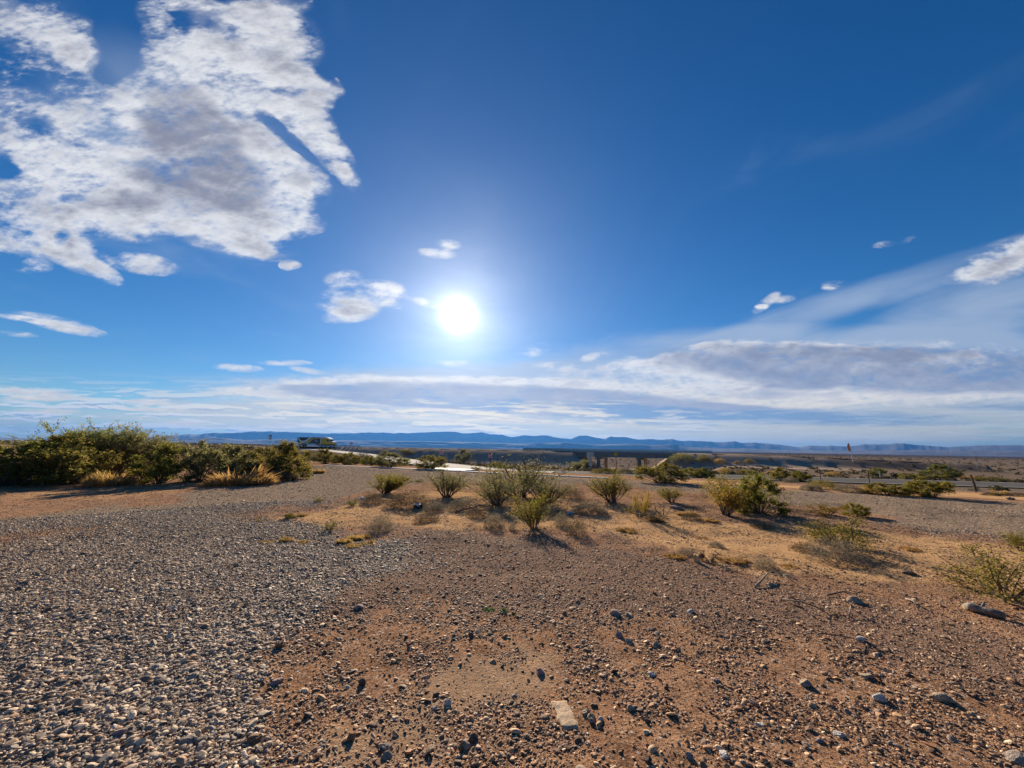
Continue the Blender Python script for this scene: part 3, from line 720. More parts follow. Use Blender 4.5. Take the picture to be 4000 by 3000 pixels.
shrub('creosote_bush', 2500, 2020, 85, 105, 'sparse', 'yellow', 'thin yellowish sprig bush right of the fanned creosote', group=CG)
shrub('creosote_bush', 2625, 1962, 95, 62, 'creosote', 'creo', 'small creosote on the edge of the gravel road left of the orange bush', group=CG)
shrub('dead_bush', 2590, 2012, 90, 62, 'dead', 'browntwig', 'dead bare bush between the yellowish sprig and the orange bush', 'dead bush')
shrub('creosote_bush', 2835, 2014, 170, 135, 'creosote', 'yellow', 'orange yellow creosote beside the big dark green bush', group=CG)
shrub('desert_shrub', 2965, 2004, 205, 160, 'dense', 'dense', 'big dark green bush right behind the orange yellow creosote', group=CG)
shrub('creosote_bush', 2905, 1960, 210, 110, 'sparse', 'creo', 'loose olive creosote crown behind the orange yellow creosote', group=CG)
DG = 'dry grey bushes on the sand'
for nm, px, py, w, h, kd, mt, lb in (
  ('dry_bush', 1490, 2074, 105, 82, 'tumble', 'greytwig', 'pale grey round dry bush standing alone at the edge of the gravel'),
  ('dry_bush', 1455, 1962, 90, 44, 'tumble', 'browntwig', 'small brown dry bush in front of the low spreading green bush'),
  ('dry_bush', 1590, 1976, 200, 66, 'tumble', 'browntwig', 'wide brown dry bush left of the black and white litter'),
  ('dry_bush', 1700, 1996, 90, 50, 'tumble', 'greytwig', 'grey dry bush right beside the black and white litter'),
  ('dry_bush', 1665, 2036, 110, 34, 'tumble', 'browntwig', 'flat dark dry bush in front of the black and white litter'),
  ('dry_bush', 1930, 2054, 85, 58, 'tumble', 'greytwig', 'grey dry bush left of the foremost vase-shaped creosote'),
  ('dry_bush', 2000, 2068, 34, 38, 'tumble', 'greytwig', 'smallest upright grey tuft touching the foremost creosote on its left'),
  ('dry_bush', 2195, 2052, 70, 58, 'tumble', 'greytwig', 'grey dry bush right of the foremost creosote, the upper of two'),
  ('dry_bush', 2252, 2092, 90, 72, 'tumble', 'browntwig', 'brownish dry bush right of the foremost creosote, the lower of two'),
  ('dry_bush', 1815, 1990, 130, 56, 'tumble', 'greytwig', 'grey dry bush on the sand in front of the twiggy grey creosote'),
  ('dry_bush', 1865, 2022, 90, 40, 'tumble', 'browntwig', 'brown dry bush left of the centre cluster, nearer than the dead stem'),
  ('dry_bush', 2150, 2016, 150, 52, 'tumble', 'greytwig', 'wide grey dry bush tucked behind the foremost creosote on its right'),
  ('dry_bush', 2300, 2004, 140, 50, 'mound', 'greytwig', 'low dark grey bush in front of the fanned creosote'),
  ('dry_bush', 2230, 1945, 110, 50, 'tumble', 'browntwig', 'sprawling bare twig bush right behind the centre cluster'),
  ('dry_bush', 2700, 2030, 80, 34, 'tumble', 'browntwig', 'low brown dry bush left of the orange yellow creosote trunk'),
  ('dry_bush', 2800, 2138, 60, 30, 'mound', 'greytwig', 'small round grey bush on open sand behind the torn cardboard'),
  ('dry_bush', 2680, 2162, 90, 30, 'tumble', 'greytwig', 'thin flat grey bush left of the torn cardboard'),
  ('dry_bush', 2992, 2216, 90, 56, 'tumble', 'greytwig', 'grey dry bush on the sand right of the torn cardboard'),
  ('dry_bush', 3150, 2152, 110, 36, 'tumble', 'browntwig', 'low brown dry bush beside the white plastic litter'),
  ('dry_bush', 3270, 2198, 210, 112, 'tumble', 'greytwig', 'big silver grey dry bush in front of the sprawling creosote'),
  ('dry_bush', 2975, 2060, 90, 26, 'tumble', 'browntwig', 'flat brown dry bush below the big dark green bush')):
    shrub(nm, px, py, w, h, kd, mt, lb, 'dry bush', group=DG)
shrub('creosote_bush', 3310, 2150, 270, 118, 'sparse', 'creo', 'sprawling olive creosote leaning right behind the silver grey bush', group=CG)
shrub('desert_shrub', 3345, 2018, 90, 58, 'dense', 'creo', 'small compact green bush above the sprawling creosote', group=CG)
shrub('creosote_bush', 3235, 2012, 130, 46, 'sparse', 'yellow', 'thin yellow sprigs left of the small compact green bush', group=CG)
shrub('creosote_bush', 3925, 2345, 340, 205, 'sparse', 'olive', 'large open creosote nearest the camera at the right edge', group=CG)
shrub('creosote_bush', 3995, 2152, 90, 80, 'creosote', 'creo', 'olive bush cut by the right edge, above the large open creosote', group=CG)
for px, py, w, h, mt, kd, lb in ((1378, 1978, 40, 32, 'dense', 'sparse', 'small dark spiky green plant on the sand'), (1238, 1962, 44, 18, 'olive', 'sparse', 'smallest dark plant left of the spiky green one'), (1128, 2024, 46, 24, 'olive', 'dense', 'tiny olive clump alone in the gravel'), (1285, 2072, 56, 38, 'olive', 'sparse', 'small olive plant in gravel left of the pale grey round bush'), (1642, 1882, 40, 14, 'dense', 'sparse', 'small dark sprig at the gravel edge left of the grey creosote')):
    shrub('desert_plant', px, py, w, h, kd, mt, lb, 'plant', group='small plants on gravel and sand')
for i, (px, py, w, h) in enumerate(((1118, 2112, 60, 26), (1185, 2120, 50, 20), (1045, 2118, 60, 18), (1345, 2118, 70, 26), (1400, 2100, 90, 30), (1440, 2122, 70, 22), (1385, 2132, 80, 18), (1160, 2015, 90, 14), (1010, 2030, 90, 12))):
    shrub('grass_tuft', px, py, w, h, 'stalks', 'tan', 'short dry straw-coloured grass tuft growing through the gravel', 'grass tuft', group='dry grass tufts in the gravel')
for i, (px, py, w, h) in enumerate(((2560, 2035, 70, 26), (2680, 2010, 90, 22), (2770, 2035, 80, 22), (2640, 2180, 90, 22), (2870, 2190, 120, 24), (2450, 2075, 90, 20), (3560, 2145, 80, 18), (3080, 2215, 70, 18), (2745, 2105, 60, 14))):
    shrub('grass_tuft', px, py, w, h, 'stalks', 'orange', 'short orange dry grass tuft on the sandy ground', 'grass tuft', group='orange grass tufts on the sand')
BG = 'bushes between the gravel road and the paved road'
for px, py, w, h, kd, mt, lb in (
  (2708, 1866, 100, 42, 'dense', 'creo', 'yellow green bush beside the fence post right of the round bush'),
  (2762, 1868, 70, 40, 'dense', 'dense', 'dark small bush right of the fence post by the yellow green bush'),
  (2660, 1800, 100, 34, 'mound', 'greygreen', 'pale rounded bush on the mound at the bridge end'),
  (2748, 1802, 60, 26, 'mound', 'olive', 'dark rounded bush on the mound, second from the bridge end'),
  (2812, 1808, 46, 20, 'mound', 'tan', 'small pale bush on the mound, third from the bridge end'),
  (2926, 1806, 36, 17, 'mound', 'olive', 'small round bush alone on the right end of the mound'),
  (2880, 1808, 30, 9, 'mound', 'orange', 'low reddish bush beside the round one on the mound'),
  (3048, 1876, 70, 48, 'dense', 'creo', 'yellow green bush right of the third fence post'),
  (3130, 1884, 80, 46, 'dense', 'creo', 'olive bush left of the grey rounded pair'),
  (3088, 1886, 60, 28, 'tumble', 'greytwig', 'grey bush under the two yellow green bushes'),
  (3150, 1914, 50, 24, 'mound', 'greytwig', 'left grey bush of the rounded pair on the road edge'),
  (3187, 1916, 50, 25, 'mound', 'greytwig', 'right grey bush of the rounded pair on the road edge'),
  (3218, 1912, 120, 40, 'mound', 'olive', 'domed tan-topped bush behind the grey rounded pair'),
  (3318, 1922, 100, 34, 'mound', 'greytwig', 'wide grey bush in the middle of the row along the road edge'),
  (3395, 1928, 70, 36, 'mound', 'tan', 'tan bush left of the long green bush'),
  (3465, 1932, 160, 48, 'dense', 'creo', 'long low green bush in the row along the road edge'),
  (3556, 1922, 60, 38, 'mound', 'greytwig', 'grey bush wedged between the two green bushes'),
  (3635, 1940, 160, 80, 'dense', 'creo', 'tallest green bush at the right end of the row along the road edge'),
  (3020, 1850, 60, 14, 'stalks', 'tan', 'pale grass clump beyond the paved road left of the dark tree'),
  (3255, 1858, 60, 18, 'mound', 'tan', 'tan clump beyond the paved road behind the fourth fence post'),
  (3430, 1859, 66, 34, 'dense', 'dense', 'round dark green bush beyond the paved road by the white marker'),
  (3545, 1872, 60, 26, 'dense', 'dense', 'low dark bush beyond the paved road between the two larger ones'),
  (3676, 1876, 130, 58, 'dense', 'dense', 'largest dark green bush beyond the paved road'),
  (3590, 1870, 90, 18, 'stalks', 'orange', 'orange grass clump left of the largest dark bush'),
  (3815, 1874, 100, 20, 'stalks', 'orange', 'orange grass clump right of the largest dark bush'),
  (3890, 1880, 130, 18, 'mound', 'olive', 'low olive clump at the far right beyond the paved road'),
  (3905, 1934, 60, 32, 'stalks', 'tan', 'tan straw bush on the bare ground near the right edge'),
  (3872, 1936, 60, 16, 'mound', 'browntwig', 'dark low bush left of the tan straw bush'),
  (3985, 1940, 70, 18, 'mound', 'browntwig', 'dark low bush at the right edge of the bare ground'),
  (3800, 1918, 50, 18, 'tumble', 'greytwig', 'small grey bush at the foot of the leaning post'),
  (2286, 1836, 60, 46, 'feathery', 'greygreen', 'pale feathery bush in front of the bridge left of the sign backs'),
  (2250, 1838, 50, 38, 'feathery', 'greygreen', 'shorter pale bush left of the feathery one under the bridge'),
  (2355, 1850, 110, 24, 'mound', 'olive', 'olive clump at the base of the plain light post'),
  (2440, 1850, 80, 26, 'mound', 'greytwig', 'grey clump right of the plain light post'),
  (2835, 1848, 60, 22, 'mound', 'tan', 'tan clump beside the paved road left of the middle fence post'),
  (2920, 1850, 90, 18, 'mound', 'olive', 'olive clump beside the paved road right of the middle fence post')):
    shrub('desert_shrub' if mt not in ('tan', 'orange', 'greytwig', 'browntwig') else 'dry_bush', px, py, w, h, kd, mt, lb, 'shrub' if mt not in ('tan', 'orange', 'greytwig', 'browntwig') else 'dry bush', group=BG)
def far_at(px, D, z):
    d = ray(px, 1700); k = D / d.y; return Vector((d.x * k, D, z))
def far_on(px, D): 
    d = ray(px, 1740); x = d.x * D / d.y; return Vector((x, D, float(H(x, D, False)[0])))
shrub('small_tree', 0, 0, 56, 26, 'sparse', 'dense', 'small dark spreading tree on the skyline left of the car', 'tree', at=far_on(668, 95))
shrub('small_tree', 0, 0, 36, 16, 'dense', 'olive', 'small olive bush on the skyline right of the car', 'tree', at=far_on(890, 100))
#@@ENDSHRUBS

# far scrub: thousands of low clumps nobody could count
n = 9000
u = rng.uniform(0, 1, n); r = 48 * (1600 / 48) ** u; a = np.radians(rng.uniform(-60, 60, n)); x, y = r * np.sin(a), r * np.cos(a)
sk = (x + 15.5) * .449 + (y - 31) * .893
tt = (x - HP[0]) * HD[0] + (y - HP[1]) * HD[1]; nn = np.abs((x - HP[0]) * HN[0] + (y - HP[1]) * HN[1])
ok = (sk > 14) & (polyd(x, y, RAMP)[0] > 6) & (polyd(x, y, CROSS)[0] > 6) & ((nn > 10) | (tt > 230))
x, y, r = x[ok], y[ok], r[ok]; z = H(x, y, False); V = []; Fq = []; o_ = 0
sz = rng.uniform(.16, .5, len(x)) * (1 + r / 700)
for k in range(12):
    d = rng.normal(size=(len(x), 3)); d[:, 2] = np.abs(d[:, 2]); d /= np.linalg.norm(d, axis=1)[:, None]
    c = np.stack([x, y, z], -1) + d * sz[:, None] * [.9, .9, .7]
    v, f = quads(c, sz * .95, 1.6); V.append(v); Fq.append(f + o_); o_ += len(v)
tag(mesh_np('scrub', np.concatenate(V), np.concatenate(Fq), M['scrub']), kind='stuff')

# ------------------------------------------------------------------ bridge
def hwp(t, n_, z): return Vector((*(HP + HD * t + HN * n_), z))
hrot = math.atan2(HD[1], HD[0])
# local frame: +x along the highway (to the right), -y toward the camera
B = empty('overpass_bridge', hwp(138, 0, 0), hrot, 'grey concrete highway overpass on paired columns behind the road signs', 'bridge')
def bx_(px, yl):
    """local x along the deck where the line of sight of a photo column meets the deck-side line yl"""
    d = ray(px, 1790); o0 = hwp(138, -yl, 0)
    # o0 + HD*x parallel to d horizontally
    return (d.x * o0.y - d.y * o0.x) / (d.y * HD[0] - d.x * HD[1])
XL, XR = bx_(2140, -8.2), bx_(2632, -8.2)
o = MB().box(XL, XR, -8.2, 8.2, HZ - .5, HZ + .02).build('deck', M['concrete'], B)
MB().box(XL - 1, XR + 1.0, -8.4, -8.21, HZ - .55, HZ + .12).build('parapet', M['concrete'], B)
MB().box(XL - 14, XR + 14, 8.21, 8.5, HZ - .25, HZ + .95).build('parapet', M['concrete_light'], B)  # lit band above the deck put into this parapet's paler colour
for yy in (-7.4, -3.7, 0, 3.7, 7.4):
    MB().box(XL, XR, yy - .35, yy + .35, HZ - 1.75, HZ - .502).build('girder', M['concrete'], B)
for pa, pb in ((2338, 2367), (2497, 2521)):
    xa, xb = bx_(pa, -5.6), bx_(pb, 5.6)
    sl_ = (xb - xa) / 11.2
    MB().prism([(xa - 2.0 * sl_ - .6, -7.6), (xa - 2.0 * sl_ + .6, -7.6), (xb + 2.0 * sl_ + .6, 7.6), (xb + 2.0 * sl_ - .6, 7.6)], HZ - 2.45, HZ - 1.754, 'z').build('pier_cap', M['concrete'], B)
    for xx, yy in ((xa, -5.6), (xb, 5.6)):
        MB().tube([(xx, yy, -6.6), (xx, yy, HZ - 2.452)], .6, 10).build('column', M['concrete'], B)
for sx, xe in ((-1, XL), (1, XR)):
    MB().prism([(xe - sx * .9, HZ - 1.76), (xe + sx * 1.2, HZ - .3), (xe + sx * 1.2, -5), (xe - sx * .9, -5)], -8.0, 8.0, 'y').build('abutment', M['concrete'], B)

# ------------------------------------------------------------------ truck
T = empty('semi_truck', hwp(5.5, 4.2, HZ + .065), hrot, 'semi truck with dark green trailer, pale swoosh and yellow cab on the highway', 'truck')
def side(pts, y, th=.03): return MB().prism(pts, y - th, y, 'y')
tr = MB().box(-10.4, 2.2, -1.3, 1.3, 1.15, 4.05).build('trailer', M['tr_dark'], T); bevel(tr, .05)
def arc(P, n=14):
    P = [Vector((p[0], p[1], 0)) for p in P]; o = []
    for i in range(len(P) - 1):
        p0, p1, p2, p3 = P[max(i - 1, 0)], P[i], P[i + 1], P[min(i + 2, len(P) - 1)]
        for k in range(n):
            t = k / n; o.append(.5 * ((2 * p1) + (p2 - p0) * t + (2 * p0 - 5 * p1 + 4 * p2 - p3) * t * t + (3 * p1 - p0 - 3 * p2 + p3) * t ** 3))
    o.append(P[-1]); return [(q.x, q.y) for q in o]
up = arc([(-9.7, 4.0), (-8.6, 2.85), (-7.2, 2.45), (-5.6, 2.8), (-3.6, 4.0)]); lo = arc([(-2.2, 4.0), (-4.6, 2.4), (-7.0, 1.5), (-9.0, 2.2), (-10.25, 4.0)])
def ribbon(up, lo, y0, y1):
    mb = MB(); n = len(up); lo = lo[::-1]
    V = [(p[0], y0, p[1]) for p in up] + [(p[0], y0, p[1]) for p in lo] + [(p[0], y1, p[1]) for p in up] + [(p[0], y1, p[1]) for p in lo]
    Fs = []
    for i in range(n - 1):
        Fs += [(i, i + 1, n + i + 1, n + i), (2 * n + i, 3 * n + i, 3 * n + i + 1, 2 * n + i + 1), (i, 2 * n + i, 2 * n + i + 1, i + 1), (n + i, n + i + 1, 3 * n + i + 1, 3 * n + i)]
    return mb.add(V, Fs)
ribbon(up, lo, -1.325, -1.302).build('swoosh', M['tr_white'], tr)
up = arc([(-5.9, 1.6), (-3.6, 2.8), (-1.6, 3.85), (2.15, 3.95)]); lo = arc([(2.15, 3.55), (-1.0, 3.3), (-3.0, 2.0), (-4.4, 1.2)])
ribbon(up, lo, -1.325, -1.302).build('yellow_stripe', M['tr_yellow'], tr)
side([(-3.9, 1.2), (-1.0, 3.15), (2.15, 3.45), (2.15, 1.2)], -1.302, .02).build('slate_panel', M['tr_grey'], tr)
for i, (x0, z0, w) in enumerate(((-.4, 2.75, 1.3), (-.1, 2.3, 1.4), (.5, 2.0, 1.0))):
    mb = MB()
    for k in range(5): mb.box(x0 + k * w / 5, x0 + k * w / 5 + w / 8, -1.335, -1.324, z0, z0 + .22)
    mb.box(x0, x0 + w * .93, -1.3355, -1.3242, z0 - .001, z0 + .05).build('text_line', M['tr_white'], tr)
side([(-10.3, 1.2), (-9.2, 1.2), (-10.3, 2.6)], -1.302, .02).build('brown_panel', M['tr_red'], tr)
MB().box(-4.4, .4, -1.22, -1.16, .45, .95).build('side_skirt', M['tr_roof'], T)
MB().box(.5, 1.6, -1.25, -.6, .5, 1.12).build('fuel_tank', M['tr_red'], T)
MB().box(-10.5, -10.35, -1.25, 1.25, .5, .75).build('rear_bumper', M['steel'], T)
sl = MB().prism([(2.9, .95), (8.4, .95), (9.4, 1.0), (9.7, 1.5), (9.4, 2.0), (8.0, 2.35), (7.4, 3.2), (6.2, 3.65), (2.9, 3.65)], -1.22, 1.22).build('cab', M['cab_yellow'], T); bevel(sl, .08)
MB().prism([(2.45, 3.652), (6.25, 3.652), (7.7, 3.15), (7.6, 3.4), (6.4, 4.02), (5.0, 4.2), (2.45, 4.25)], -1.2, 1.2).build('roof_fairing', M['tr_roof'], T)
MB().box(2.45, 2.9, -1.15, 1.15, 1.1, 3.64).build('side_fairing', M['tr_white'], T)
side([(6.0, 2.5), (7.2, 2.45), (7.0, 3.1), (6.0, 3.2)], -1.222, .02).build('side_window', M['glass'], T)
side([(4.1, 2.7), (4.6, 2.7), (4.6, 3.2), (4.1, 3.2)], -1.222, .02).build('sleeper_window', M['glass'], T)
MB().prism([(8.02, 2.38), (7.46, 3.18), (7.52, 3.2), (8.08, 2.4)], -1.1, 1.1).build('windscreen', M['glass'], T)
MB().prism([(8.1, 2.36), (9.42, 2.04), (9.6, 1.7), (9.7, 1.75), (9.5, 2.16), (8.2, 2.48)], -1.1, 1.1).build('hood', M['tr_roof'], T)
MB().box(9.3, 9.85, -1.2, 1.2, .4, .9).build('bumper', M['black'], T)
MB().box(7.3, 7.45, -1.5, -1.3, 2.3, 3.0).build('mirror', M['black'], T)
MB().box(9.5, 9.74, -1.12, -.8, 1.3, 1.55).build('headlight', M['signwhite'], T)
for xw in (-8.9, -7.6, 3.6, 4.9, 8.4):
    for sy in (-1, 1):
        wh = empty('wheel', (xw, sy * 1.08, .5)); wh.parent = T
        MB().disc((0, 0, 0), .5, .34, 'y', 22).build('tyre', M['rubber'], wh)
        MB().disc((0, sy * .18, 0), .28, .03, 'y', 16).build('rim', M['chrome'], wh)
MB().box(-10.2, 8.6, -.45, .45, .7, 1.0).build('chassis', M['black'], T)

# car, far left on the highway
Cc = empty('car', hwp(-83, 4.2, HZ + .065), hrot + math.pi, 'silver car with dark windows just showing above the thicket', 'car')
o = MB().prism([(-2.2, .35), (2.2, .35), (2.25, .7), (1.9, .95), (1.0, 1.05), (-1.9, 1.08), (-2.25, .9)], -.88, .88).build('body', M['car_white'], Cc); bevel(o, .06)
MB().prism([(-1.7, 1.06), (.95, 1.03), (.3, 1.48), (-1.2, 1.52)], -.78, .78).build('roof', M['car_dark'], Cc)
for sy in (-1, 1): side([(-1.4, 1.1), (.6, 1.08), (.22, 1.4), (-1.1, 1.44)], sy * .8 + (.01 if sy > 0 else .01), .02).build('window', M['glass'], Cc)
for xw in (-1.4, 1.4):
    for sy in (-1, 1): MB().disc((xw, sy * .8, .33), .33, .2, 'y', 18).build('wheel', M['rubber'], Cc)
MB().box(2.16, 2.27, -.75, -.45, .68, .82).build('headlight', M['signwhite'], Cc); MB().box(2.16, 2.27, .45, .75, .68, .82).build('headlight', M['signwhite'], Cc)

# guard rail
gr = empty('guard_rail', hwp(18, 8.6, HZ), hrot, 'bright guard rail on white posts along the highway edge right of the truck', 'guard rail')
MB().prism([(-8.6 + .0, .45), (-8.6 + .05, .52), (-8.6, .60), (-8.6 + .05, .68), (-8.6, .75), (-8.54, .75), (-8.54, .45)], -8, 14, 'x').build('rail', M['steel'], gr).location = (0, 8.6, 0)
for k in range(10):
    MB().box(-7.5 + k * 2.3, -7.1 + k * 2.3 + (.7 if k < 7 else .2), -.12, -.02, -.1, .42).build('post', M['whitepost'], gr)

# ------------------------------------------------------------------ signs and posts
def facing(p): return math.atan2(p.x, -p.y) + 0  # rotate a sign's -y face toward the camera
def sign_at(name, p, label, group=None, turn=0):
    return empty(name, p, math.atan2(p.y, p.x) - math.pi / 2 + turn, label, 'road sign', group)
def post(parent, h, r=.04, m='steel', name='post', sink=.3): return MB().tube([(0, 0, -sink), (0, 0, h)], r, 8).build(name, M[m], parent)
# do not enter signs
for (px, py, top, lb) in ((1722, 1818, 1762, 'red and white do not enter sign standing beyond the exit ramp, the farther of two'), (1914, 1838, 1768, 'red and white do not enter sign at the exit ramp end, nearer of two')):
    p = ground(px, py); k = ppm(p); hh = (py - top) / k
    s_ = sign_at('do_not_enter_sign', p, lb, 'do not enter signs at the exit ramp')
    w = 14 / k
    post(s_, hh, .05, 'rust')
    z0 = hh - w / 2 - (6 / k if px > 1800 else 0)
    MB().box(-w / 2, w / 2, -.09, -.06, z0 - w / 2, z0 + w / 2).build('plate', M['signwhite'], s_)
    MB().disc((0, -.10, z0), w * .46, .016, 'y', 24).build('disc', M['signred'], s_)
    MB().box(-w * .33, w * .33, -.122, -.11, z0 - w * .08, z0 + w * .08).build('bar', M['signwhite'], s_)
    if px > 1800: MB().box(-w * .45, w * .45, -.09, -.06, z0 + w * .54, z0 + w * .9).build('upper_plate', M['brownsign'], s_)
# backs of the route signs
p = ground(2307, 1841); k = ppm(p); u_ = 1 / k
s_ = sign_at('route_sign', p, 'two bare grey route sign backs side by side on one post before the bridge')
post(s_, 75 * u_, .05)
for sx in (-1, 1):
    x0, x1 = sorted((sx * 1.2 * u_, sx * 13 * u_))
    MB().box(x0, x1, .05, .08, 57 * u_, 74 * u_).build('direction_plate', M['signback'], s_)
    MB().prism([(sx * .8 * u_, 57 * u_), (sx * 7 * u_, 57 * u_), (sx * 7.5 * u_, 46 * u_), (sx * 4.5 * u_, 35 * u_), (sx * .8 * u_, 33 * u_)], .05, .08).build('shield_plate', M['signback'], s_)
    x0, x1 = sorted((sx * .8 * u_, sx * 7 * u_))
    MB().box(x0, x1, .05, .08, 22 * u_, 32 * u_).build('arrow_plate', M['signback'], s_)
# yellow diamond with double arrow
p = ground(2408, 1846); k = ppm(p); u_ = 1 / k
s_ = sign_at('warning_sign', p, 'yellow diamond warning sign with black double arrow in front of the bridge girder')
hh = 71 * u_; post(s_, hh, .035, 'rust'); q = 9.2 * u_
MB().prism([(0, hh - q), (q, hh), (0, hh + q), (-q, hh)], -.08, -.055).build('diamond', M['signyellow'], s_)
b_ = q * .93; mb = MB()
for a0, a1 in (((0, -1), (1, 0)), ((1, 0), (0, 1)), ((0, 1), (-1, 0)), ((-1, 0), (0, -1))):
    mb.prism([(a0[0] * b_, hh + a0[1] * b_), (a1[0] * b_, hh + a1[1] * b_), (a1[0] * b_ * .9, hh + a1[1] * b_ * .9), (a0[0] * b_ * .9, hh + a0[1] * b_ * .9)], -.09, -.081)
mb.build('border', M['black'], s_)
mb = MB()
mb.prism([(-.07 * q, hh + .6 * q), (.07 * q, hh + .6 * q), (.07 * q, hh + .1 * q), (-.07 * q, hh + .1 * q)], -.09, -.081)
for sx in (-1, 1):
    mb.prism([(0, hh + .12 * q), (sx * .07 * q, hh + .22 * q), (sx * .42 * q, hh - .18 * q), (sx * .34 * q, hh - .26 * q)], -.095, -.081)
    mb.prism([(sx * .52 * q, hh - .36 * q), (sx * .54 * q, hh - .06 * q), (sx * .22 * q, hh - .36 * q)], -.095, -.081)
mb.build('double_arrow', M['black'], s_)
for zz in (-.98, .98): MB().disc((0, -.12, hh + zz * q), .16 * q, .06, 'y', 14).build('beacon', M['black'], s_)
# plain light post under the bridge
p = ground(2381, 1842); e_ = empty('marker_post', p, 0, 'plain light post between the bridge columns and the yellow sign', 'post'); post(e_, 46 / ppm(p), .05, 'whitepost', 'shaft')
MB().box(-.12, .12, -.07, .07, 46 / ppm(p), 46 / ppm(p) + .12).build('cap', M['whitepost'], e_)
# signs along the highway
for (px, D, w, h, top, mt, lb, red) in ((636, 190, 9, 9, 1710, 'brownsign', 'small square dark sign on the skyline left of the small tree', 0), (1052, 178, 11, 19, 1699, 'steel', 'tall narrow grey sign above the thicket left of the truck', 0), (1372, 168, 9.5, 7, 1729, 'signred', 'small red rectangular sign above the guard rail', 1)):
    p = far_on(px, D); k = ppm(p)
    s_ = sign_at('highway_sign', p, lb)
    yh = 1718 + .016 * px; zt = EYE + (yh - top) / k - p.z
    post(s_, zt, .06)
    MB().box(-w / k / 2, w / k / 2, -.10, -.07, zt - h / k, zt).build('plate', M[mt], s_)
    if red: MB().box(-w / k * .36, w / k * .36, -.112, -.101, zt - h / k * .62, zt - h / k * .42).build('bar', M['signwhite'], s_)
    if px == 1052: MB().box(-w / k / 2, w / k / 2, -.112, -.101, zt - 3 / k, zt).build('header_plate', M['brownsign'], s_)
# fence posts
FP = ((2738, 1866, 51), (2880, 1850, 26), (3042, 1862, 36), (3206, 1876, 44), (3397, 1892, 50), (3597, 1874, 26), (1600, 1820, 20), (1625, 1818, 16), (1868, 1832, 32), (2489, 1858, 50), (1738, 1832, 26))
WH = ['steel fence post between the yellow green bush and the small dark bush', 'steel fence post standing at the pale edge of the paved road', 'steel fence post behind the yellow green bush, third from the bridge end', 'dark steel fence post in front of the tan clump beyond the paved road', 'dark steel fence post left of the white marker and round dark bush', 'reddish steel fence post left of the largest dark green bush', 'short dark fence post left of the ragged olive shrub behind the kerb', 'shortest dark fence post touching the ragged olive shrub behind the kerb', 'leaning broken post beside the low dark clump at the ramp end', 'thin dark post at the left edge of the round olive bush', 'thin dark stake in front of the pale ramp surface']
for (px, py, h), lb in zip(FP, WH):
    p = ground(px, py); k = ppm(p)
    e_ = empty('fence_post', p, random.uniform(-.3, .3), lb, 'fence post', 'steel fence posts along the road')
    hh = h / k
    o = MB().box(-.03, .03, -.008, .008, -.3, hh).box(-.006, .006, -.05, -.0082, -.3, hh - .03).build('shaft', M['rust'], e_)
    mb = MB()
    for q in range(5): mb.box(-.012, .012, -.065, -.0502, hh * (.35 + .13 * q), hh * (.35 + .13 * q) + .025)
    mb.build('stud', M['rust'], e_)
    if px == 1868: e_.rotation_euler = (0, .28, 0)
p = ground(3812, 1921); k = ppm(p); e_ = empty('fence_post', p, 0, 'tallest dark wooden post leaning left near the right edge', 'fence post'); e_.rotation_euler = (0, -.12, 0)
MB().tube([(0, 0, -.3), (.02, 0, .5), (-.02, .01, 66 / k)], [.07, .06, .045], 7).build('shaft', M['wood'], e_); MB().box(-.09, .07, -.07, .07, 60 / k, 61.5 / k).build('wire_wrap', M['rust'], e_)
for px, py, h, lb, tl in ((3440, 1870, 30, 'white marker post at the paved road beside the round dark bush', -.06), (3736, 1813, 23, 'white marker post far out on the plain, left of a similar pair', -.1), (3819, 1824, 25, 'white marker post far out on the plain, right of a similar pair', -.16), (1819, 1812, 15, 'short white marker post beyond the exit ramp', .05)):
    p = ground(px, py); k = ppm(p); e_ = empty('marker_post', p, 0, lb, 'marker post', 'white marker posts'); e_.rotation_euler = (0, tl, 0)
    MB().box(-.07, .07, -.02, .02, -.3, h / k).build('blade', M['whitepost'], e_); MB().box(-.06, .06, -.032, -.021, h / k * .80, h / k * .92).build('reflector', M['steel'], e_)
# feather banner
p = ground(3333, 1806); k = ppm(p); e_ = empty('feather_banner', p, math.atan2(p.y, p.x) - math.pi / 2, 'tall thin pole with a faded orange feather banner on the plain', 'banner')
hh = 76 / k
MB().tube([(0, 0, -.3), (-.1, 0, hh * .4), (-.28, 0, hh * .75), (-.42, 0, hh)], [.09, .08, .06, .03], 8).build('pole', M['steel'], e_)
MB().prism([(-.45, hh * .995), (-.7, hh * .93), (-.9, hh * .8), (-.85, hh * .68), (-.62, hh * .56), (-.30, hh * .55), (-.34, hh * .8)], -.03, .03).build('banner_cloth', M['banner'], e_)

# ------------------------------------------------------------------ stones, wood, litter
def rock(px, py, w, h, mat, label, seed, flatk=1.0, group=None, name='rock'):
    p = ground(px, py); k = ppm(p); V, Fs = ico(3)
    q = np.random.default_rng(seed); W = V.copy()
    for _ in range(9):
        d = q.normal(size=3); d /= np.linalg.norm(d); hh = q.uniform(.5, .85); e = W @ d; W = W - np.outer(np.maximum(e - hh, 0) * .92, d)
    n_ = fbm(W[:, 0] * 2.5 + seed, W[:, 1] * 2.5 + W[:, 2] * 2, 3, seed) - .5
    W = W * (1 + n_[:, None] * .25)
    W = W * [w / k * .42, w / k * .34 * flatk, h / k * .44]
    a = q.uniform(-.5, .5); ca, sa = math.cos(a), math.sin(a)
    W = np.stack([W[:, 0] * ca - W[:, 1] * sa, W[:, 0] * sa + W[:, 1] * ca, W[:, 2]], -1)
    o = mesh_np(name, W, Fs, M[mat], smooth=False)
    o.location = (p.x, p.y, p.z + h / k * .06)
    return tag(o, label, 'rock', group)
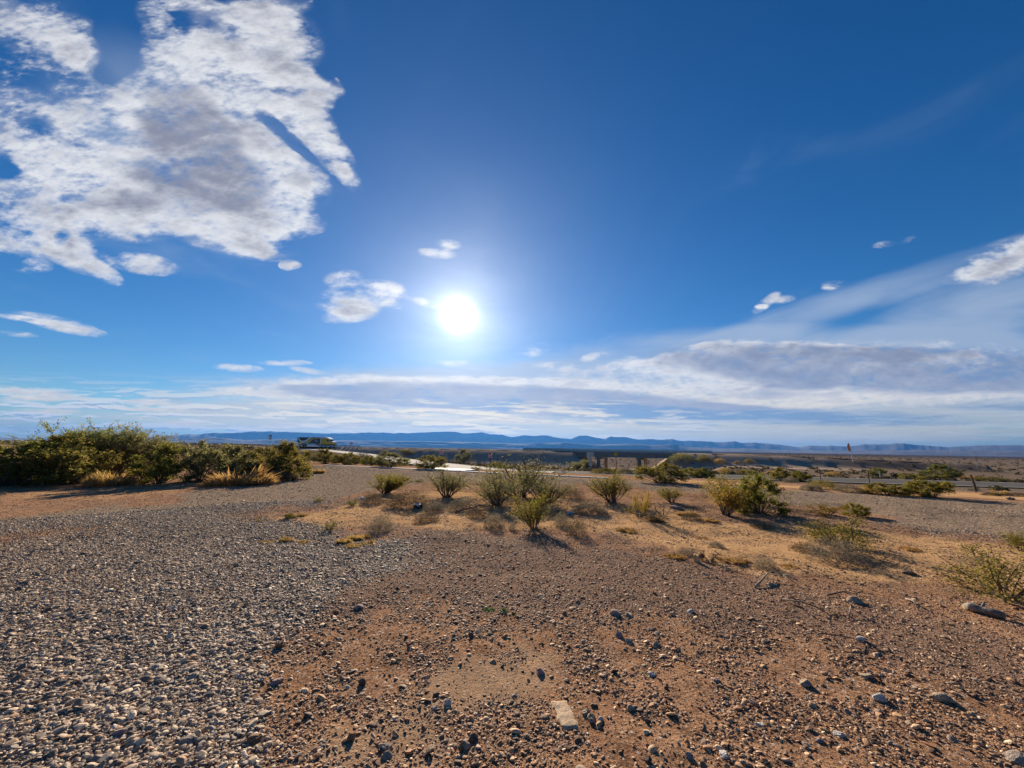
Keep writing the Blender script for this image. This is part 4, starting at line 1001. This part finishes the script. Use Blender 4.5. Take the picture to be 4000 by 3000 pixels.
RG = 'larger stones lying on the dirt'
for i, (px, py, w, h, mt, lb) in enumerate((
  (2405, 2402, 66, 34, 'rk_grey', 'large pale grey stone, bigger of two side by side mid right of centre'),
  (2452, 2406, 36, 20, 'rk_grey', 'smaller grey stone touching the large pale grey one'),
  (1090, 2525, 48, 44, 'rk_brown', 'brown boulder-like stone casting a shadow at the gravel edge'),
  (1080, 2665, 66, 34, 'rk_pink', 'flat pinkish stone below the brown boulder-like stone'),
  (470, 2865, 76, 34, 'rk_pink', 'flat pale slab-shaped stone leaning in the deep gravel'),
  (745, 2895, 90, 38, 'rk_grey', 'long grey slab-shaped stone in the gravel at the lower left'),
  (1000, 2890, 80, 40, 'rk_brown', 'dark brown clod where gravel gives way to dirt'),
  (380, 2965, 60, 36, 'rk_grey', 'round grey cobble in the gravel near the lower left corner'),
  (1415, 2668, 34, 40, 'rk_dark', 'upright dark stone left of the pale dirt patch'),
  (1702, 2715, 40, 28, 'rk_dark', 'dark stone in the middle of the pale dirt patch'),
  (1748, 2755, 40, 44, 'rk_white', 'pale angular stone just below the dark stone on pale dirt'),
  (1700, 2770, 26, 18, 'rk_white', 'small white chip left of the pale angular stone'),
  (1805, 2925, 34, 42, 'rk_brown', 'rounded orange brown stone standing on edge at the bottom'),
  (1848, 2890, 50, 42, 'rk_dark', 'dark angular stone at the bottom right of the orange brown one'),
  (1500, 2920, 56, 34, 'rk_grey', 'grey stone alone on bare dirt at the bottom left of centre'),
  (1372, 2890, 44, 48, 'rk_brown', 'brown stone with long shadow at the bottom left of centre'),
  (2290, 2790, 46, 32, 'rk_tan', 'tan stone right of the flat sandy slab, uppermost of the small pile'),
  (2308, 2805, 44, 34, 'rk_tan', 'tan wedge-shaped stone in the small pile right of the slab'),
  (2312, 2822, 36, 30, 'rk_grey', 'grey stone at the bottom of the small pile right of the slab'),
  (2345, 2815, 34, 24, 'rk_white', 'white stone at the right of the small pile beside the slab'),
  (2465, 2775, 44, 32, 'rk_tan', 'tan cobble lying apart, right of the small pile'),
  (2420, 2488, 46, 34, 'rk_pink', 'pink angular stone below the pair of large grey stones'),
  (2560, 2522, 38, 30, 'rk_tan', 'tan rounded stone right of the pink angular one'),
  (2460, 2512, 40, 34, 'rk_tan', 'tan stone between the pink angular stone and the rounded one'),
  (2110, 2630, 54, 36, 'rk_pink', 'pinkish split stone above the flat sandy slab'),
  (2545, 2638, 44, 20, 'rk_white', 'flat white flake on the dirt above and right of the slab'),
  (3150, 2672, 62, 44, 'rk_tan', 'pointed tan stone with a shadow on the right side dirt'),
  (3385, 2645, 56, 40, 'rk_tan', 'tan angular stone right of the pointed one'),
  (3435, 2728, 62, 46, 'rk_white', 'white angular stone, brightest on the right side dirt'),
  (3680, 2735, 90, 44, 'rk_tan', 'wide tan stone right of the bright white one'),
  (3340, 2352, 66, 40, 'rk_tan', 'round tan stone among the fallen branches'),
  (3365, 2505, 50, 34, 'rk_white', 'pale stone at the end of the long fallen twig'),
  (2700, 2395, 36, 24, 'rk_white', 'pale stone above the bare dirt strip right of the grey pair'),
  (2970, 2830, 46, 24, 'rk_white', 'pale flake at the lower right between the pointed stone and the bottom edge'),
  (2945, 2748, 36, 30, 'rk_grey', 'bluish grey stone with a shadow on a bare strip at lower right'),
  (2830, 2955, 60, 34, 'rk_white', 'white block-like stone near the bottom edge right of centre'),
  (2690, 2960, 44, 34, 'rk_grey', 'grey stone near the bottom edge left of the white block'),
  (3280, 2870, 60, 24, 'rk_white', 'thin white flake on the dirt at the lower right'),
  (3970, 2965, 110, 70, 'rk_grey', 'biggest grey stone in the lower right corner'),
  (1400, 2375, 60, 30, 'rk_pink', 'rounded pinkish stone in the brown pebbles left of the green weed'),
  (3015, 2290, 46, 18, 'rk_grey', 'flat grey stone on the sand above the fallen branches'),
  (3555, 2245, 50, 26, 'rk_dark', 'dark stone on the shadowed sand right of the silver grey bush'),
  (2640, 1985, 60, 26, 'rk_pink', 'pinkish stone behind the dead bare bush'),
  (2960, 1995, 24, 26, 'rk_white', 'small white stone at the foot of the big dark green bush'))):
    rock(px, py, w, h, mt, lb, 300 + i, group=RG)
# more stones scattered in view, nothing tells them apart
q = np.random.default_rng(55)
for i in range(16):
    px, py = q.uniform(1150, 3950), q.uniform(2330, 2985)
    w = q.uniform(22, 36) * (py - 1700) / 1000
    mt = ['rk_grey', 'rk_dark', 'rk_tan', 'rk_brown', 'rk_pink', 'rk_dark'][i % 6]
    rock(px, py, w, w * q.uniform(.5, .8), mt, 'fist-sized stone lying loose among the pebbles on brown dirt', 500 + i, group='loose fist-sized stones on the dirt')

# flat sandy slab
cs = [flat(*c) for c in ((2150, 2742), (2212, 2738), (2262, 2850), (2192, 2852))]
ce = np.mean(cs, 0); zc = float(H(ce[0], ce[1])[0]); bot = []; V = []
nU, nV = 14, 20
for iv in range(nV + 1):
    for iu in range(nU + 1):
        s0, t0 = iu / nU, iv / nV
        x = (1 - s0) * (1 - t0) * cs[0][0] + s0 * (1 - t0) * cs[1][0] + s0 * t0 * cs[2][0] + (1 - s0) * t0 * cs[3][0]
        y = (1 - s0) * (1 - t0) * cs[0][1] + s0 * (1 - t0) * cs[1][1] + s0 * t0 * cs[2][1] + (1 - s0) * t0 * cs[3][1]
        edge = min(iu, nU - iu, iv, nV - iv) == 0
        jx = (fbm(np.array([x * 34]), np.array([y * 34]), 3, 4)[0] - .5) * .045
        zt = float(H(x, y)[0]) + .009 + (fbm(np.array([x * 9]), np.array([y * 9]), 3, 6)[0] - .5) * .016
        V.append((x - ce[0] + (jx if edge else 0), y - ce[1] + (jx if edge else 0), (zt - .012 if edge else zt)))
Fs = [(iv * (nU + 1) + iu, (iv + 1) * (nU + 1) + iu, (iv + 1) * (nU + 1) + iu + 1, iv * (nU + 1) + iu + 1) for iv in range(nV) for iu in range(nU)]
o = mesh_np('stone_slab', V, np.array(Fs), M['slab'], smooth=True); o.location = (ce[0], ce[1], 0)
tag(o, 'flat pale sandy slab set in the dirt at the bottom centre', 'slab')

# driftwood log
a, c = ground(3775, 2385), ground(3925, 2425)
e_ = empty('log', a, 0, 'short weathered log with a pale broken end on the dirt at the right', 'log')
d = c - a
MB().tube([(0, 0, .035), d * .2 + Vector((0, 0, .05)), d * .45 + Vector((0, .03, .035)), d * .7 + Vector((0, .0, .04)), d + Vector((0, 0, .035))], [.03, .045, .035, .04, .034], 9).build('trunk', M['greywood'], e_, True)
MB().tube([d * .45 + Vector((0, 0, .05)), d * .6 + Vector((.05, .06, .11))], [.016, .008], 6).build('branch_stub', M['greywood'], e_, True)
MB().tube([Vector((-.002, 0, .035)) , Vector((-.02, .004, .033))], [.028, .02], 9).build('broken_end', M['card'], e_)
# fallen branches
def branch(P, r, label, mat='wood', sub=3):
    W = [ground(*p) for p in P]; o0 = W[0]
    e = empty('fallen_branch', o0, 0, label, 'branch', 'fallen branches on the dirt')
    pts = [w - o0 + Vector((0, 0, r * 1.1 + (.05 if 0 < i < len(W) - 1 else 0))) for i, w in enumerate(W)]
    MB().tube(pts, [r * (1 - .6 * i / (len(pts) - 1)) for i in range(len(pts))], 6).build('limb', M[mat], e, True)
    for k in range(sub):
        i = random.randrange(1, len(pts)); b0 = pts[i]; dd = (pts[i] - pts[i - 1]).normalized(); Ls = (pts[-1] - pts[0]).length * random.uniform(.15, .35)
        sd = Vector((-dd.y, dd.x, 0)) * random.choice((-1, 1))
        MB().tube([b0, b0 + (dd + sd * .6) * Ls * .5 + Vector((0, 0, .03)), b0 + (dd * .8 + sd) * Ls + Vector((0, 0, .0))], [r * .5, r * .35, r * .15], 5).build('twig', M[mat], e, True)
branch([(3060, 2347), (3130, 2372), (3190, 2392), (3240, 2405)], .010, 'dark bare branch lying left of the round tan stone')
branch([(3230, 2326), (3300, 2330), (3345, 2342), (3360, 2352)], .010, 'dark curved branch lying against the round tan stone')
branch([(3540, 2340), (3570, 2365), (3590, 2378)], .010, 'short forked branch between the round tan stone and the log', 'greywood', 1)
branch([(3140, 2478), (3220, 2502), (3300, 2515), (3372, 2510)], .008, 'long thin twig ending at the pale stone', 'wood', 1)
branch([(2950, 2300), (2985, 2280), (2998, 2262), (3060, 2270), (3120, 2290)], .012, 'pale hooked branch rising from the sand below the grey dry bush', 'greywood')
branch([(3318, 2420), (3326, 2395), (3322, 2378)], .007, 'small pale twig below the round tan stone', 'greywood', 1)
branch([(1780, 2002), (1850, 1992), (1905, 1980)], .02, 'long dead stem lying on sand left of the centre cluster', 'greywood')
branch([(2460, 2000), (2510, 2022), (2560, 2035), (2590, 2040)], .014, 'dark dead stem lying right of the fanned creosote', 'wood')

# torn cardboard with dead twigs
p = ground(2725, 2196); k = ppm(p); u_ = 1 / k
e_ = empty('cardboard_scrap', p, .2, 'torn tan cardboard scrap standing on the sand beside dead twigs', 'cardboard')
MB().prism([(-9 * u_, 0), (-6 * u_, 8 * u_), (-8 * u_, 26 * u_), (4 * u_, 25 * u_), (6 * u_, 10 * u_), (9 * u_, 0)], -.012, .012).build('upright_flap', M['card'], e_)
MB().prism([(-13 * u_, -.02), (-7 * u_, -.01), (-5 * u_, .12), (-13 * u_, .10)], 0, 6 * u_, 'y').build('lower_flap', M['card'], e_)
MB().prism([(28 * u_, 4 * u_), (52 * u_, 6 * u_), (54 * u_, 18 * u_), (40 * u_, 26 * u_), (30 * u_, 18 * u_)], .10, .13).build('rusty_flap', M['rk_brown'], e_)
shrub('dead_bush', 2770, 2190, 130, 80, 'dead', 'browntwig', 'dead twigs sprawling behind the torn cardboard scrap', 'dead bush')
# litter
def crumple(name, px, py, w, h, mat, label, seed, cat='litter', parts=()):
    p = ground(px, py); k = ppm(p); V, Fs = ico(2); q = np.random.default_rng(seed)
    W = V * (1 + q.normal(size=(len(V), 1)) * .16) * [w / k / 2, w / k / 3, h / k / 1.6]; W[:, 2] = np.maximum(W[:, 2], -.3 * h / k)
    e = empty(name, (p.x, p.y, p.z + .2 * h / k), 0, label, cat)
    mesh_np('sheet', W, Fs, M[mat], e)
    for i, (dx, dz, sw, sh, mt) in enumerate(parts):
        W2 = V * (1 + q.normal(size=(len(V), 1)) * .2) * [sw / k / 2, sw / k / 3, sh / k / 2] + [dx / k, -w / k / 3.2, dz / k]
        mesh_np('scrap', W2, Fs, M[mt], e)
    return e
crumple('plastic_litter', 1632, 1984, 32, 22, 'plastic_black', 'black plastic litter with white strips beside the grey dry bush', 5, parts=((-2, 10, 26, 6, 'plastic_white'), (4, 4, 11, 6, 'plastic_white')))
crumple('plastic_litter', 3194, 2152, 30, 15, 'plastic_white', 'crumpled white plastic beside the big silver grey bush', 6, parts=((-10, -2, 12, 6, 'plastic_white'),))
crumple('plastic_litter', 3226, 2128, 9, 9, 'plastic_white', 'tiny white scrap caught in the silver grey bush', 7)
crumple('plastic_litter', 1416, 1948, 20, 9, 'plastic_white', 'small white scrap on the sand left of the wide brown dry bush', 8)
crumple('plastic_litter', 3782, 1916, 14, 8, 'plastic_white', 'white scrap on the bare ground left of the leaning post', 9)
crumple('plastic_litter', 3946, 1952, 30, 12, 'rk_tan', 'pale tan lump on the edge of the gravel road at the far right', 10, 'litter')
crumple('plastic_litter', 1222, 1858, 14, 7, 'plastic_white', 'white scrap at the foot of the rounded end shrub of the thicket', 11)
crumple('plastic_litter', 2230, 2008, 30, 12, 'plastic_white', 'white torn scrap on the sand behind the two dry bushes right of the foremost creosote', 12)

# green weed near the centre
for i, (px, py, w, h) in enumerate(((1905, 2385, 60, 14), (1965, 2392, 50, 16), (2010, 2408, 40, 12), (1780, 2385, 60, 8))):
    shrub('green_weed', px, py, w, h, 'dense', 'weed', ['pale green low weed, left of the three in brown gravel', 'bright green low weed, middle of the three in brown gravel', 'green low weed, right of the three beside a clod', 'faint thin green weed left of the brighter three'][i], 'weed', group='green weeds in the brown gravel')

# ------------------------------------------------------------------ air
m, nt, out = new_mat('haze_air')
pv = N(nt, 'ShaderNodeVolumePrincipled', ins={'Color': c4(HAZE_C), 'Density': HAZE_D, 'Anisotropy': HAZE_G})
nt.links.new(pv.outputs[0], out.inputs['Volume'])
o = MB().box(-13000, 13000, -12600, 12900, -9, 330).build('haze', m); tag(o, kind='stuff')

# ------------------------------------------------------------------ sun and sky
sd = ray(1792, 1232)
el = math.asin(sd.z); az = math.atan2(sd.x, sd.y)
ld = bpy.data.lights.new('sun', 'SUN'); ld.energy = SUN_S; ld.angle = R(.53); ld.color = (1, .86, .68)
lo_ = bpy.data.objects.new('sun', ld); COL.objects.link(lo_); lo_.rotation_euler = sd.to_track_quat('Z', 'Y').to_euler()

w = bpy.data.worlds.new('World'); S.world = w; w.use_nodes = True; nt = w.node_tree; nt.nodes.clear()
out = nt.nodes.new('ShaderNodeOutputWorld')
dirv = N(nt, 'ShaderNodeTexCoord').outputs['Generated']
sky = N(nt, 'ShaderNodeTexSky', sky_type='NISHITA', sun_disc=False, sun_elevation=el, sun_rotation=az, altitude=300, air_density=1.0, dust_density=.1, ozone_density=2.5)
#@@SKY
KW = 1.0 / (2 ** EXPO) / SKY_S              # display white in sky-texture units
s3 = N(nt, 'ShaderNodeSeparateXYZ'); nt.links.new(dirv, s3.inputs[0])
yy = math_(nt, 'MAXIMUM', s3.outputs[1], .12)
U = math_(nt, 'DIVIDE', s3.outputs[0], yy); Vv = math_(nt, 'DIVIDE', s3.outputs[2], yy)
uv = N(nt, 'ShaderNodeCombineXYZ'); nt.links.new(U, uv.inputs[0]); nt.links.new(Vv, uv.inputs[1]); uv = uv.outputs[0]
zq = math_(nt, 'ADD', math_(nt, 'MAXIMUM', s3.outputs[2], 0), .07)
dk = N(nt, 'ShaderNodeCombineXYZ'); nt.links.new(math_(nt, 'DIVIDE', s3.outputs[0], zq), dk.inputs[0]); nt.links.new(math_(nt, 'DIVIDE', s3.outputs[1], zq), dk.inputs[1]); dk = dk.outputs[0]
def uvof(px, py):
    d = ray(px, py); return d.x / d.y, d.z / d.y
m1v = N(nt, 'ShaderNodeCombineXYZ'); m2v = N(nt, 'ShaderNodeCombineXYZ', ins={2: 1.0})
nt.links.new(math_(nt, 'MULTIPLY', U, U), m1v.inputs[0]); nt.links.new(math_(nt, 'MULTIPLY', U, Vv), m1v.inputs[1]); nt.links.new(math_(nt, 'MULTIPLY', Vv, Vv), m1v.inputs[2])
nt.links.new(U, m2v.inputs[0]); nt.links.new(Vv, m2v.inputs[1])
def dot(vec, k):
    n = N(nt, 'ShaderNodeVectorMath', operation='DOT_PRODUCT'); nt.links.new(vec, n.inputs[0]); n.inputs[1].default_value = k; return n.outputs['Value']
def blob(px, py, rx, ry, rot, k):
    """1 - squared elliptic distance in the sky chart, as a quadratic form of (u, v)"""
    u0, v0 = uvof(px, py); u1, v1 = uvof(px + 10, py); sc = math.hypot(u1 - u0, v1 - v0) / 10
    A_, B_ = rx * k * sc, ry * k * sc; t = R(-rot); c_, s_ = math.cos(t), math.sin(t)
    a = c_ * c_ / A_ ** 2 + s_ * s_ / B_ ** 2; b = 2 * c_ * s_ * (1 / A_ ** 2 - 1 / B_ ** 2); c = s_ * s_ / A_ ** 2 + c_ * c_ / B_ ** 2
    k1 = (-a, -b, -c); k2 = (2 * a * u0 + b * v0, 2 * c * v0 + b * u0, 1 - (a * u0 * u0 + b * u0 * v0 + c * v0 * v0))
    return math_(nt, 'MAXIMUM', math_(nt, 'ADD', dot(m1v.outputs[0], k1), dot(m2v.outputs[0], k2)), 0.0)
def field(lst, k):
    acc = None
    for px, py, rx, ry, rot, wt in lst:
        if 0 < wt and max(rx, ry) < 90: wt *= .85; rx *= 1.15; ry *= 1.15
        g_ = blob(px, py, rx, ry, rot, k)
        acc = math_(nt, 'MULTIPLY', g_, wt) if acc is None else math_(nt, 'MULTIPLY_ADD', g_, wt, acc)
    return acc
CL = [ # x, y, half width, half height, clockwise rotation, weight
 (190, 130, 260, 120, 25, .85), (330, 210, 120, 70, 20, .7), (20, 260, 160, 60, 5, .5), (80, 420, 200, 90, 25, .5), (300, 330, 120, 70, 20, .6),
 (620, 40, 70, 60, 0, .9), (760, 20, 120, 60, 20, .5), (960, 90, 120, 110, 50, .8), (1090, 190, 150, 150, 50, 1.0), (1200, 320, 130, 60, 20, 1.0), (1060, 60, 130, 50, 20, .7), (1120, 20, 80, 40, 0, .6), (1230, 400, 60, 40, 10, .7),
 (700, 190, 160, 130, 30, 1.0), (870, 280, 200, 120, 45, 1.1), (1040, 400, 200, 90, 48, 1.1), (1200, 480, 140, 80, 50, 1.0), (1300, 600, 110, 55, 48, 1.0), (1360, 690, 60, 30, 50, .7),
 (640, 420, 220, 140, 30, 1.1), (820, 560, 260, 150, 40, 1.2), (1000, 640, 220, 130, 40, 1.1), (1140, 700, 150, 90, 30, 1.0), (400, 500, 240, 140, 30, .6), (200, 560, 240, 120, 30, .6),
 (80, 620, 180, 110, 20, .5), (350, 680, 280, 120, 15, 1.0), (600, 740, 300, 150, 10, 1.2), (860, 800, 300, 120, 10, 1.2), (1080, 850, 170, 80, 5, 1.1), (900, 920, 240, 70, 12, 1.0), (980, 970, 100, 30, 10, .8),
 (450, 860, 240, 80, 5, 1.0), (150, 800, 260, 90, 10, .7), (100, 930, 240, 80, 10, .8), (300, 990, 150, 60, 25, .9), (400, 1060, 90, 30, 30, .8), (560, 1030, 130, 38, 8, 1.0), (125, 1042, 66, 26, 5, .9),
 (1410, 1160, 150, 60, -8, 1.1), (1340, 1090, 60, 30, -5, .8), (1370, 1230, 100, 30, -8, .8), (1520, 1150, 60, 40, 20, .7), (1135, 1035, 34, 18, 0, .7),
 (1752, 955, 40, 18, 5, .9), (1712, 990, 60, 18, 5, .9), (1660, 1180, 60, 16, 15, .8), (225, 1265, 170, 26, 12, 1.0), (80, 1245, 110, 12, 8, .8), (65, 1305, 66, 10, 5, .7),
 (930, 1437, 90, 15, 3, 1.0), (1110, 1417, 80, 10, 0, .8), (1205, 1448, 60, 10, 8, .9), (620, 1530, 44, 8, 3, .8), (600, 1574, 110, 16, 2, .8), (610, 1600, 190, 9, 1, .8), (130, 1536, 200, 22, 5, .9), (60, 1560, 160, 12, 0, .7), (180, 1605, 130, 10, 0, .8), (600, 1640, 200, 10, 4, .5), (880, 1665, 260, 12, 2, .8),
 (1000, 1530, 170, 16, 3, .9), (1250, 1520, 200, 30, 3, .8), (1500, 1505, 260, 36, 2, .9), (1900, 1500, 420, 30, 0, .9), (2150, 1520, 300, 34, 2, .7), (1150, 1592, 160, 14, 3, .8), (1720, 1595, 120, 14, 3, .8), (1300, 1660, 300, 12, 0, .8), (1800, 1640, 340, 10, 2, .8), (2250, 1650, 400, 12, 3, .8), (1500, 1625, 160, 10, 2, .8), (2100, 1622, 200, 8, 4, .7),
 (2170, 1432, 70, 16, 2, .9), (2080, 1372, 60, 22, -20, .7), (2330, 1395, 50, 16, -10, .7), (2420, 1420, 70, 22, -10, .9), (2540, 1425, 90, 26, -8, 1.0), (2680, 1375, 120, 22, -15, 1.0), (2860, 1370, 150, 44, -6, 1.1), (2760, 1410, 180, 40, -8, .9), (3150, 1365, 240, 30, 2, 1.0), (3400, 1380, 220, 26, 4, .6), (3000, 1580, 420, 26, 0, .9), (3350, 1540, 420, 34, -6, .7), (3750, 1540, 360, 50, -3, .6), (2750, 1500, 160, 20, -14, .6),
 (1900, 1540, 900, 62, 1, .8), (2750, 1490, 700, 80, -3, .75), (3450, 1450, 700, 110, -1, .9), (1250, 1560, 420, 40, 2, .6), (3930, 1010, 200, 66, -22, 1.1), (3800, 1060, 130, 30, -20, .7), (2990, 1185, 60, 16, -38, .9), (3060, 1170, 40, 14, -10, .8), (2975, 1197, 24, 8, 0, .7), (3245, 1115, 66, 14, -8, .9), (3455, 955, 40, 12, -10, .6), (3545, 938, 34, 10, -25, .5), (3240, 1128, 26, 8, 0, .6), (1760, 1420, 60, 12, -4, .7),
 (440, 190, 90, 150, -10, -.9), (1085, 500, 190, 26, 42, -.8), (1270, 300, 60, 20, 40, -.5), (720, 90, 60, 30, 60, -.35), (150, 480, 90, 40, 20, -.7), (330, 780, 90, 26, 5, -.8), (238, 930, 34, 40, 0, -1.0), (20, 660, 60, 36, 20, -.8), (1000, 300, 70, 30, 45, -.4), (580, 470, 50, 100, 10, -.3)]
DK = [(720, 470, 200, 130, 35, 1.0), (800, 640, 280, 150, 35, 1.0), (650, 720, 200, 90, 20, .7), (420, 800, 200, 60, 5, .8), (200, 520, 130, 60, 20, .5), (900, 700, 170, 90, 30, .6), (130, 850, 130, 40, 10, .5), (1500, 1550, 420, 30, 2, 1.2), (2050, 1556, 700, 44, 2, 1.9), (2750, 1612, 900, 30, 1, 1.5), (3400, 1440, 700, 75, 2, 1.9), (3700, 1430, 500, 70, 0, .9), (3050, 1530, 160, 26, -8, .8), (1350, 1600, 260, 16, 1, .9), (230, 1268, 60, 8, 8, .5), (900, 1668, 160, 8, 0, .7), (1600, 1660, 500, 10, 0, .6), (3900, 1590, 200, 16, 0, .8), (2300, 1640, 500, 10, 2, .6)]
VL = [(3300, 1180, 800, 50, -20, .7), (3750, 1290, 460, 150, -22, .9), (3300, 1430, 900, 120, 0, 1.2), (2500, 1530, 900, 90, 0, 1.0), (3600, 1600, 800, 90, 0, .9), (1800, 1560, 900, 110, 0, 1.0), (1950, 1655, 1300, 50, 1, .9), (700, 1690, 1400, 50, 1, .35), (3000, 1690, 900, 50, 1, .5), (60, 1640, 400, 40, 0, .25), (700, 560, 560, 360, 25, .5)]
D = math_(nt, 'MINIMUM', field(CL, 1.28), 1.0); DD = field(DK, 1.45); VV = field(VL, 1.5)
def noise2(vec, scale, detail, rough, dist=0.0):
    n = N(nt, 'ShaderNodeTexNoise', noise_dimensions='2D', ins={'Scale': scale, 'Detail': detail, 'Roughness': rough, 'Distortion': dist}); nt.links.new(vec, n.inputs['Vector']); return n.outputs[0]
st = N(nt, 'ShaderNodeMapping'); st.inputs['Rotation'].default_value = (0, 0, R(32)); st.inputs['Scale'].default_value = (.62, 1.25, 1); nt.links.new(uv, st.inputs[0])
n1 = noise2(dk, 4.2, 5, .58, .15); n2 = noise2(st.outputs[0], 11, 7, .6, .1); n3 = noise2(dk, 1.7, 4, .55, .4); n4 = noise2(st.outputs[0], 42, 4, .6, .1)
# the same cloud texture a step toward the sun: where it is thinner the cloud edge catches the light
of = N(nt, 'ShaderNodeVectorMath', operation='ADD'); nt.links.new(st.outputs[0], of.inputs[0]); of.inputs[1].default_value = (.016, -.024, 0)
n2b = noise2(of.outputs[0], 11, 4, .6, .1)
def cen(v, k): return math_(nt, 'MULTIPLY', math_(nt, 'SUBTRACT', v, .5), k)
nsum = math_(nt, 'ADD', math_(nt, 'ADD', cen(n1, 1.1), cen(n2, 1.7)), cen(n4, .95))
m1 = math_(nt, 'MULTIPLY_ADD', D, .95, nsum)
rim = math_(nt, 'MULTIPLY_ADD', smap(nt, m1, .55, 1.75), .42, math_(nt, 'MULTIPLY', math_(nt, 'SUBTRACT', n2b, n2), 1.5))
alpha = math_(nt, 'MULTIPLY', smap(nt, m1, .10, 1.12), math_(nt, 'MULTIPLY', smap(nt, math_(nt, 'MULTIPLY_ADD', nsum, .45, D), .06, .34), smap(nt, D, .0, .06)))
halo = math_(nt, 'MULTIPLY', math_(nt, 'MULTIPLY', smap(nt, D, .02, .55), smap(nt, math_(nt, 'ADD', n1, cen(n2, .8)), .30, .75)), .55)
alpha = math_(nt, 'MAXIMUM', alpha, halo)
veil = math_(nt, 'MULTIPLY', smap(nt, math_(nt, 'ADD', VV, math_(nt, 'MULTIPLY', math_(nt, 'SUBTRACT', n3, .5), .9)), .05, 1.0), .80)
# sun aureole: thin high cloud scattering forward around the sun
dt = N(nt, 'ShaderNodeVectorMath', operation='DOT_PRODUCT'); nt.links.new(dirv, dt.inputs[0]); dt.inputs[1].default_value = sd
ang_ = math_(nt, 'ARCCOSINE', math_(nt, 'MINIMUM', dt.outputs['Value'], .9999999))
def gexp(k, a): return math_(nt, 'MULTIPLY', math_(nt, 'EXPONENT', math_(nt, 'MULTIPLY', ang_, -k)), a)
core = math_(nt, 'MULTIPLY', math_(nt, 'EXPONENT', math_(nt, 'MULTIPLY', math_(nt, 'POWER', math_(nt, 'DIVIDE', ang_, R(1.45)), 2.0), -1.0)), 6.0)
glow = math_(nt, 'ADD', core, math_(nt, 'ADD', math_(nt, 'ADD', gexp(26.0, .8), gexp(11.0, .52)), gexp(5.2, .30)))
hs = N(nt, 'ShaderNodeHueSaturation', ins={'Hue': .5, 'Saturation': 1.36, 'Value': 1.0}); nt.links.new(sky.outputs[0], hs.inputs['Color'])
skyc = mixc(nt, 1.0, hs.outputs[0], (.53, .69, .84), 'MULTIPLY')
white = mixc(nt, smap(nt, Vv, .02, .22), (.95, .83, .62), (.80, .81, .84))
grey = mixc(nt, smap(nt, Vv, .05, .4), (.24, .33, .53), (.22, .24, .33))
def scl(c): return mixc(nt, 1.0, c, (KW, KW, KW), 'MULTIPLY')
dsh = math_(nt, 'MULTIPLY', smap(nt, math_(nt, 'ADD', DD, math_(nt, 'ADD', math_(nt, 'MULTIPLY', math_(nt, 'SUBTRACT', n3, .5), 1.2), math_(nt, 'MULTIPLY', math_(nt, 'SUBTRACT', n2, .5), .8))), -.05, 1.25), .9)
thick = math_(nt, 'MULTIPLY', smap(nt, math_(nt, 'ADD', math_(nt, 'MULTIPLY', n1, .5), math_(nt, 'MULTIPLY', n2, .5)), .40, .62), .6)
shd = math_(nt, 'ADD', math_(nt, 'MAXIMUM', dsh, math_(nt, 'MULTIPLY', thick, .8)), math_(nt, 'MULTIPLY', rim, smap(nt, Vv, .05, .3)))
shd = smap(nt, shd, .0, 1.3, 0.0, .95)
ccol = mixc(nt, shd, white, grey)
c = mixc(nt, veil, skyc, scl(mixc(nt, dsh, mixc(nt, smap(nt, Vv, .02, .22), (.76, .68, .55), (.40, .50, .66)), (.19, .29, .51))))
def streak(dv):
    q_ = N(nt, 'ShaderNodeCombineXYZ'); nt.links.new(math_(nt, 'MULTIPLY', U, 2.6), q_.inputs[0]); nt.links.new(math_(nt, 'MULTIPLY_ADD', Vv, 30.0, dv), q_.inputs[1])
    return noise2(q_.outputs[0], 2.0, 6, .58, .25)
n5 = streak(0.0); n5b = streak(.16)
win = math_(nt, 'MULTIPLY', smap(nt, Vv, .004, .02), smap(nt, Vv, .19, .07))
win = math_(nt, 'MULTIPLY', win, smap(nt, U, .7, .15, .25, 1.0))
sal = math_(nt, 'MULTIPLY', math_(nt, 'MULTIPLY', smap(nt, n5, .47, .57), win), .95)
scol = mixc(nt, smap(nt, ang_, .25, .85), (1.0, .88, .64), (.78, .81, .84))
scol = mixc(nt, math_(nt, 'MULTIPLY', smap(nt, math_(nt, 'SUBTRACT', n5b, n5), -.01, .07), .85), scol, mixc(nt, smap(nt, ang_, .2, .8), (.50, .52, .58), (.30, .40, .58)))
c = mixc(nt, sal, c, scl(scol))
c = mixc(nt, alpha, c, scl(ccol))
gl = N(nt, 'ShaderNodeVectorMath', operation='SCALE'); glow = math_(nt, 'MULTIPLY', glow, math_(nt, 'MULTIPLY_ADD', n3, .5, .75))
gl.inputs[0].default_value = (1.0 * KW, .97 * KW, .90 * KW); nt.links.new(glow, gl.inputs['Scale'])
c = mixc(nt, 1.0, c, gl.outputs[0], 'ADD')
bg = N(nt, 'ShaderNodeBackground', ins={'Strength': SKY_S}); nt.links.new(c, bg.inputs[0]); nt.links.new(bg.outputs[0], out.inputs[0])
w.cycles.sampling_method = 'MANUAL'; w.cycles.sample_map_resolution = 512
#@@ENDSKY

# ------------------------------------------------------------------ render settings
S.view_settings.view_transform = 'Standard'; S.view_settings.look = 'None'; S.view_settings.exposure = EXPO; S.view_settings.gamma = 1
S.cycles.use_denoising = True; S.cycles.max_bounces = 5; S.cycles.diffuse_bounces = 3; S.cycles.glossy_bounces = 2; S.cycles.transmission_bounces = 3; S.cycles.volume_bounces = 0
S.cycles.adaptive_threshold = .015; S.cycles.time_limit = 900
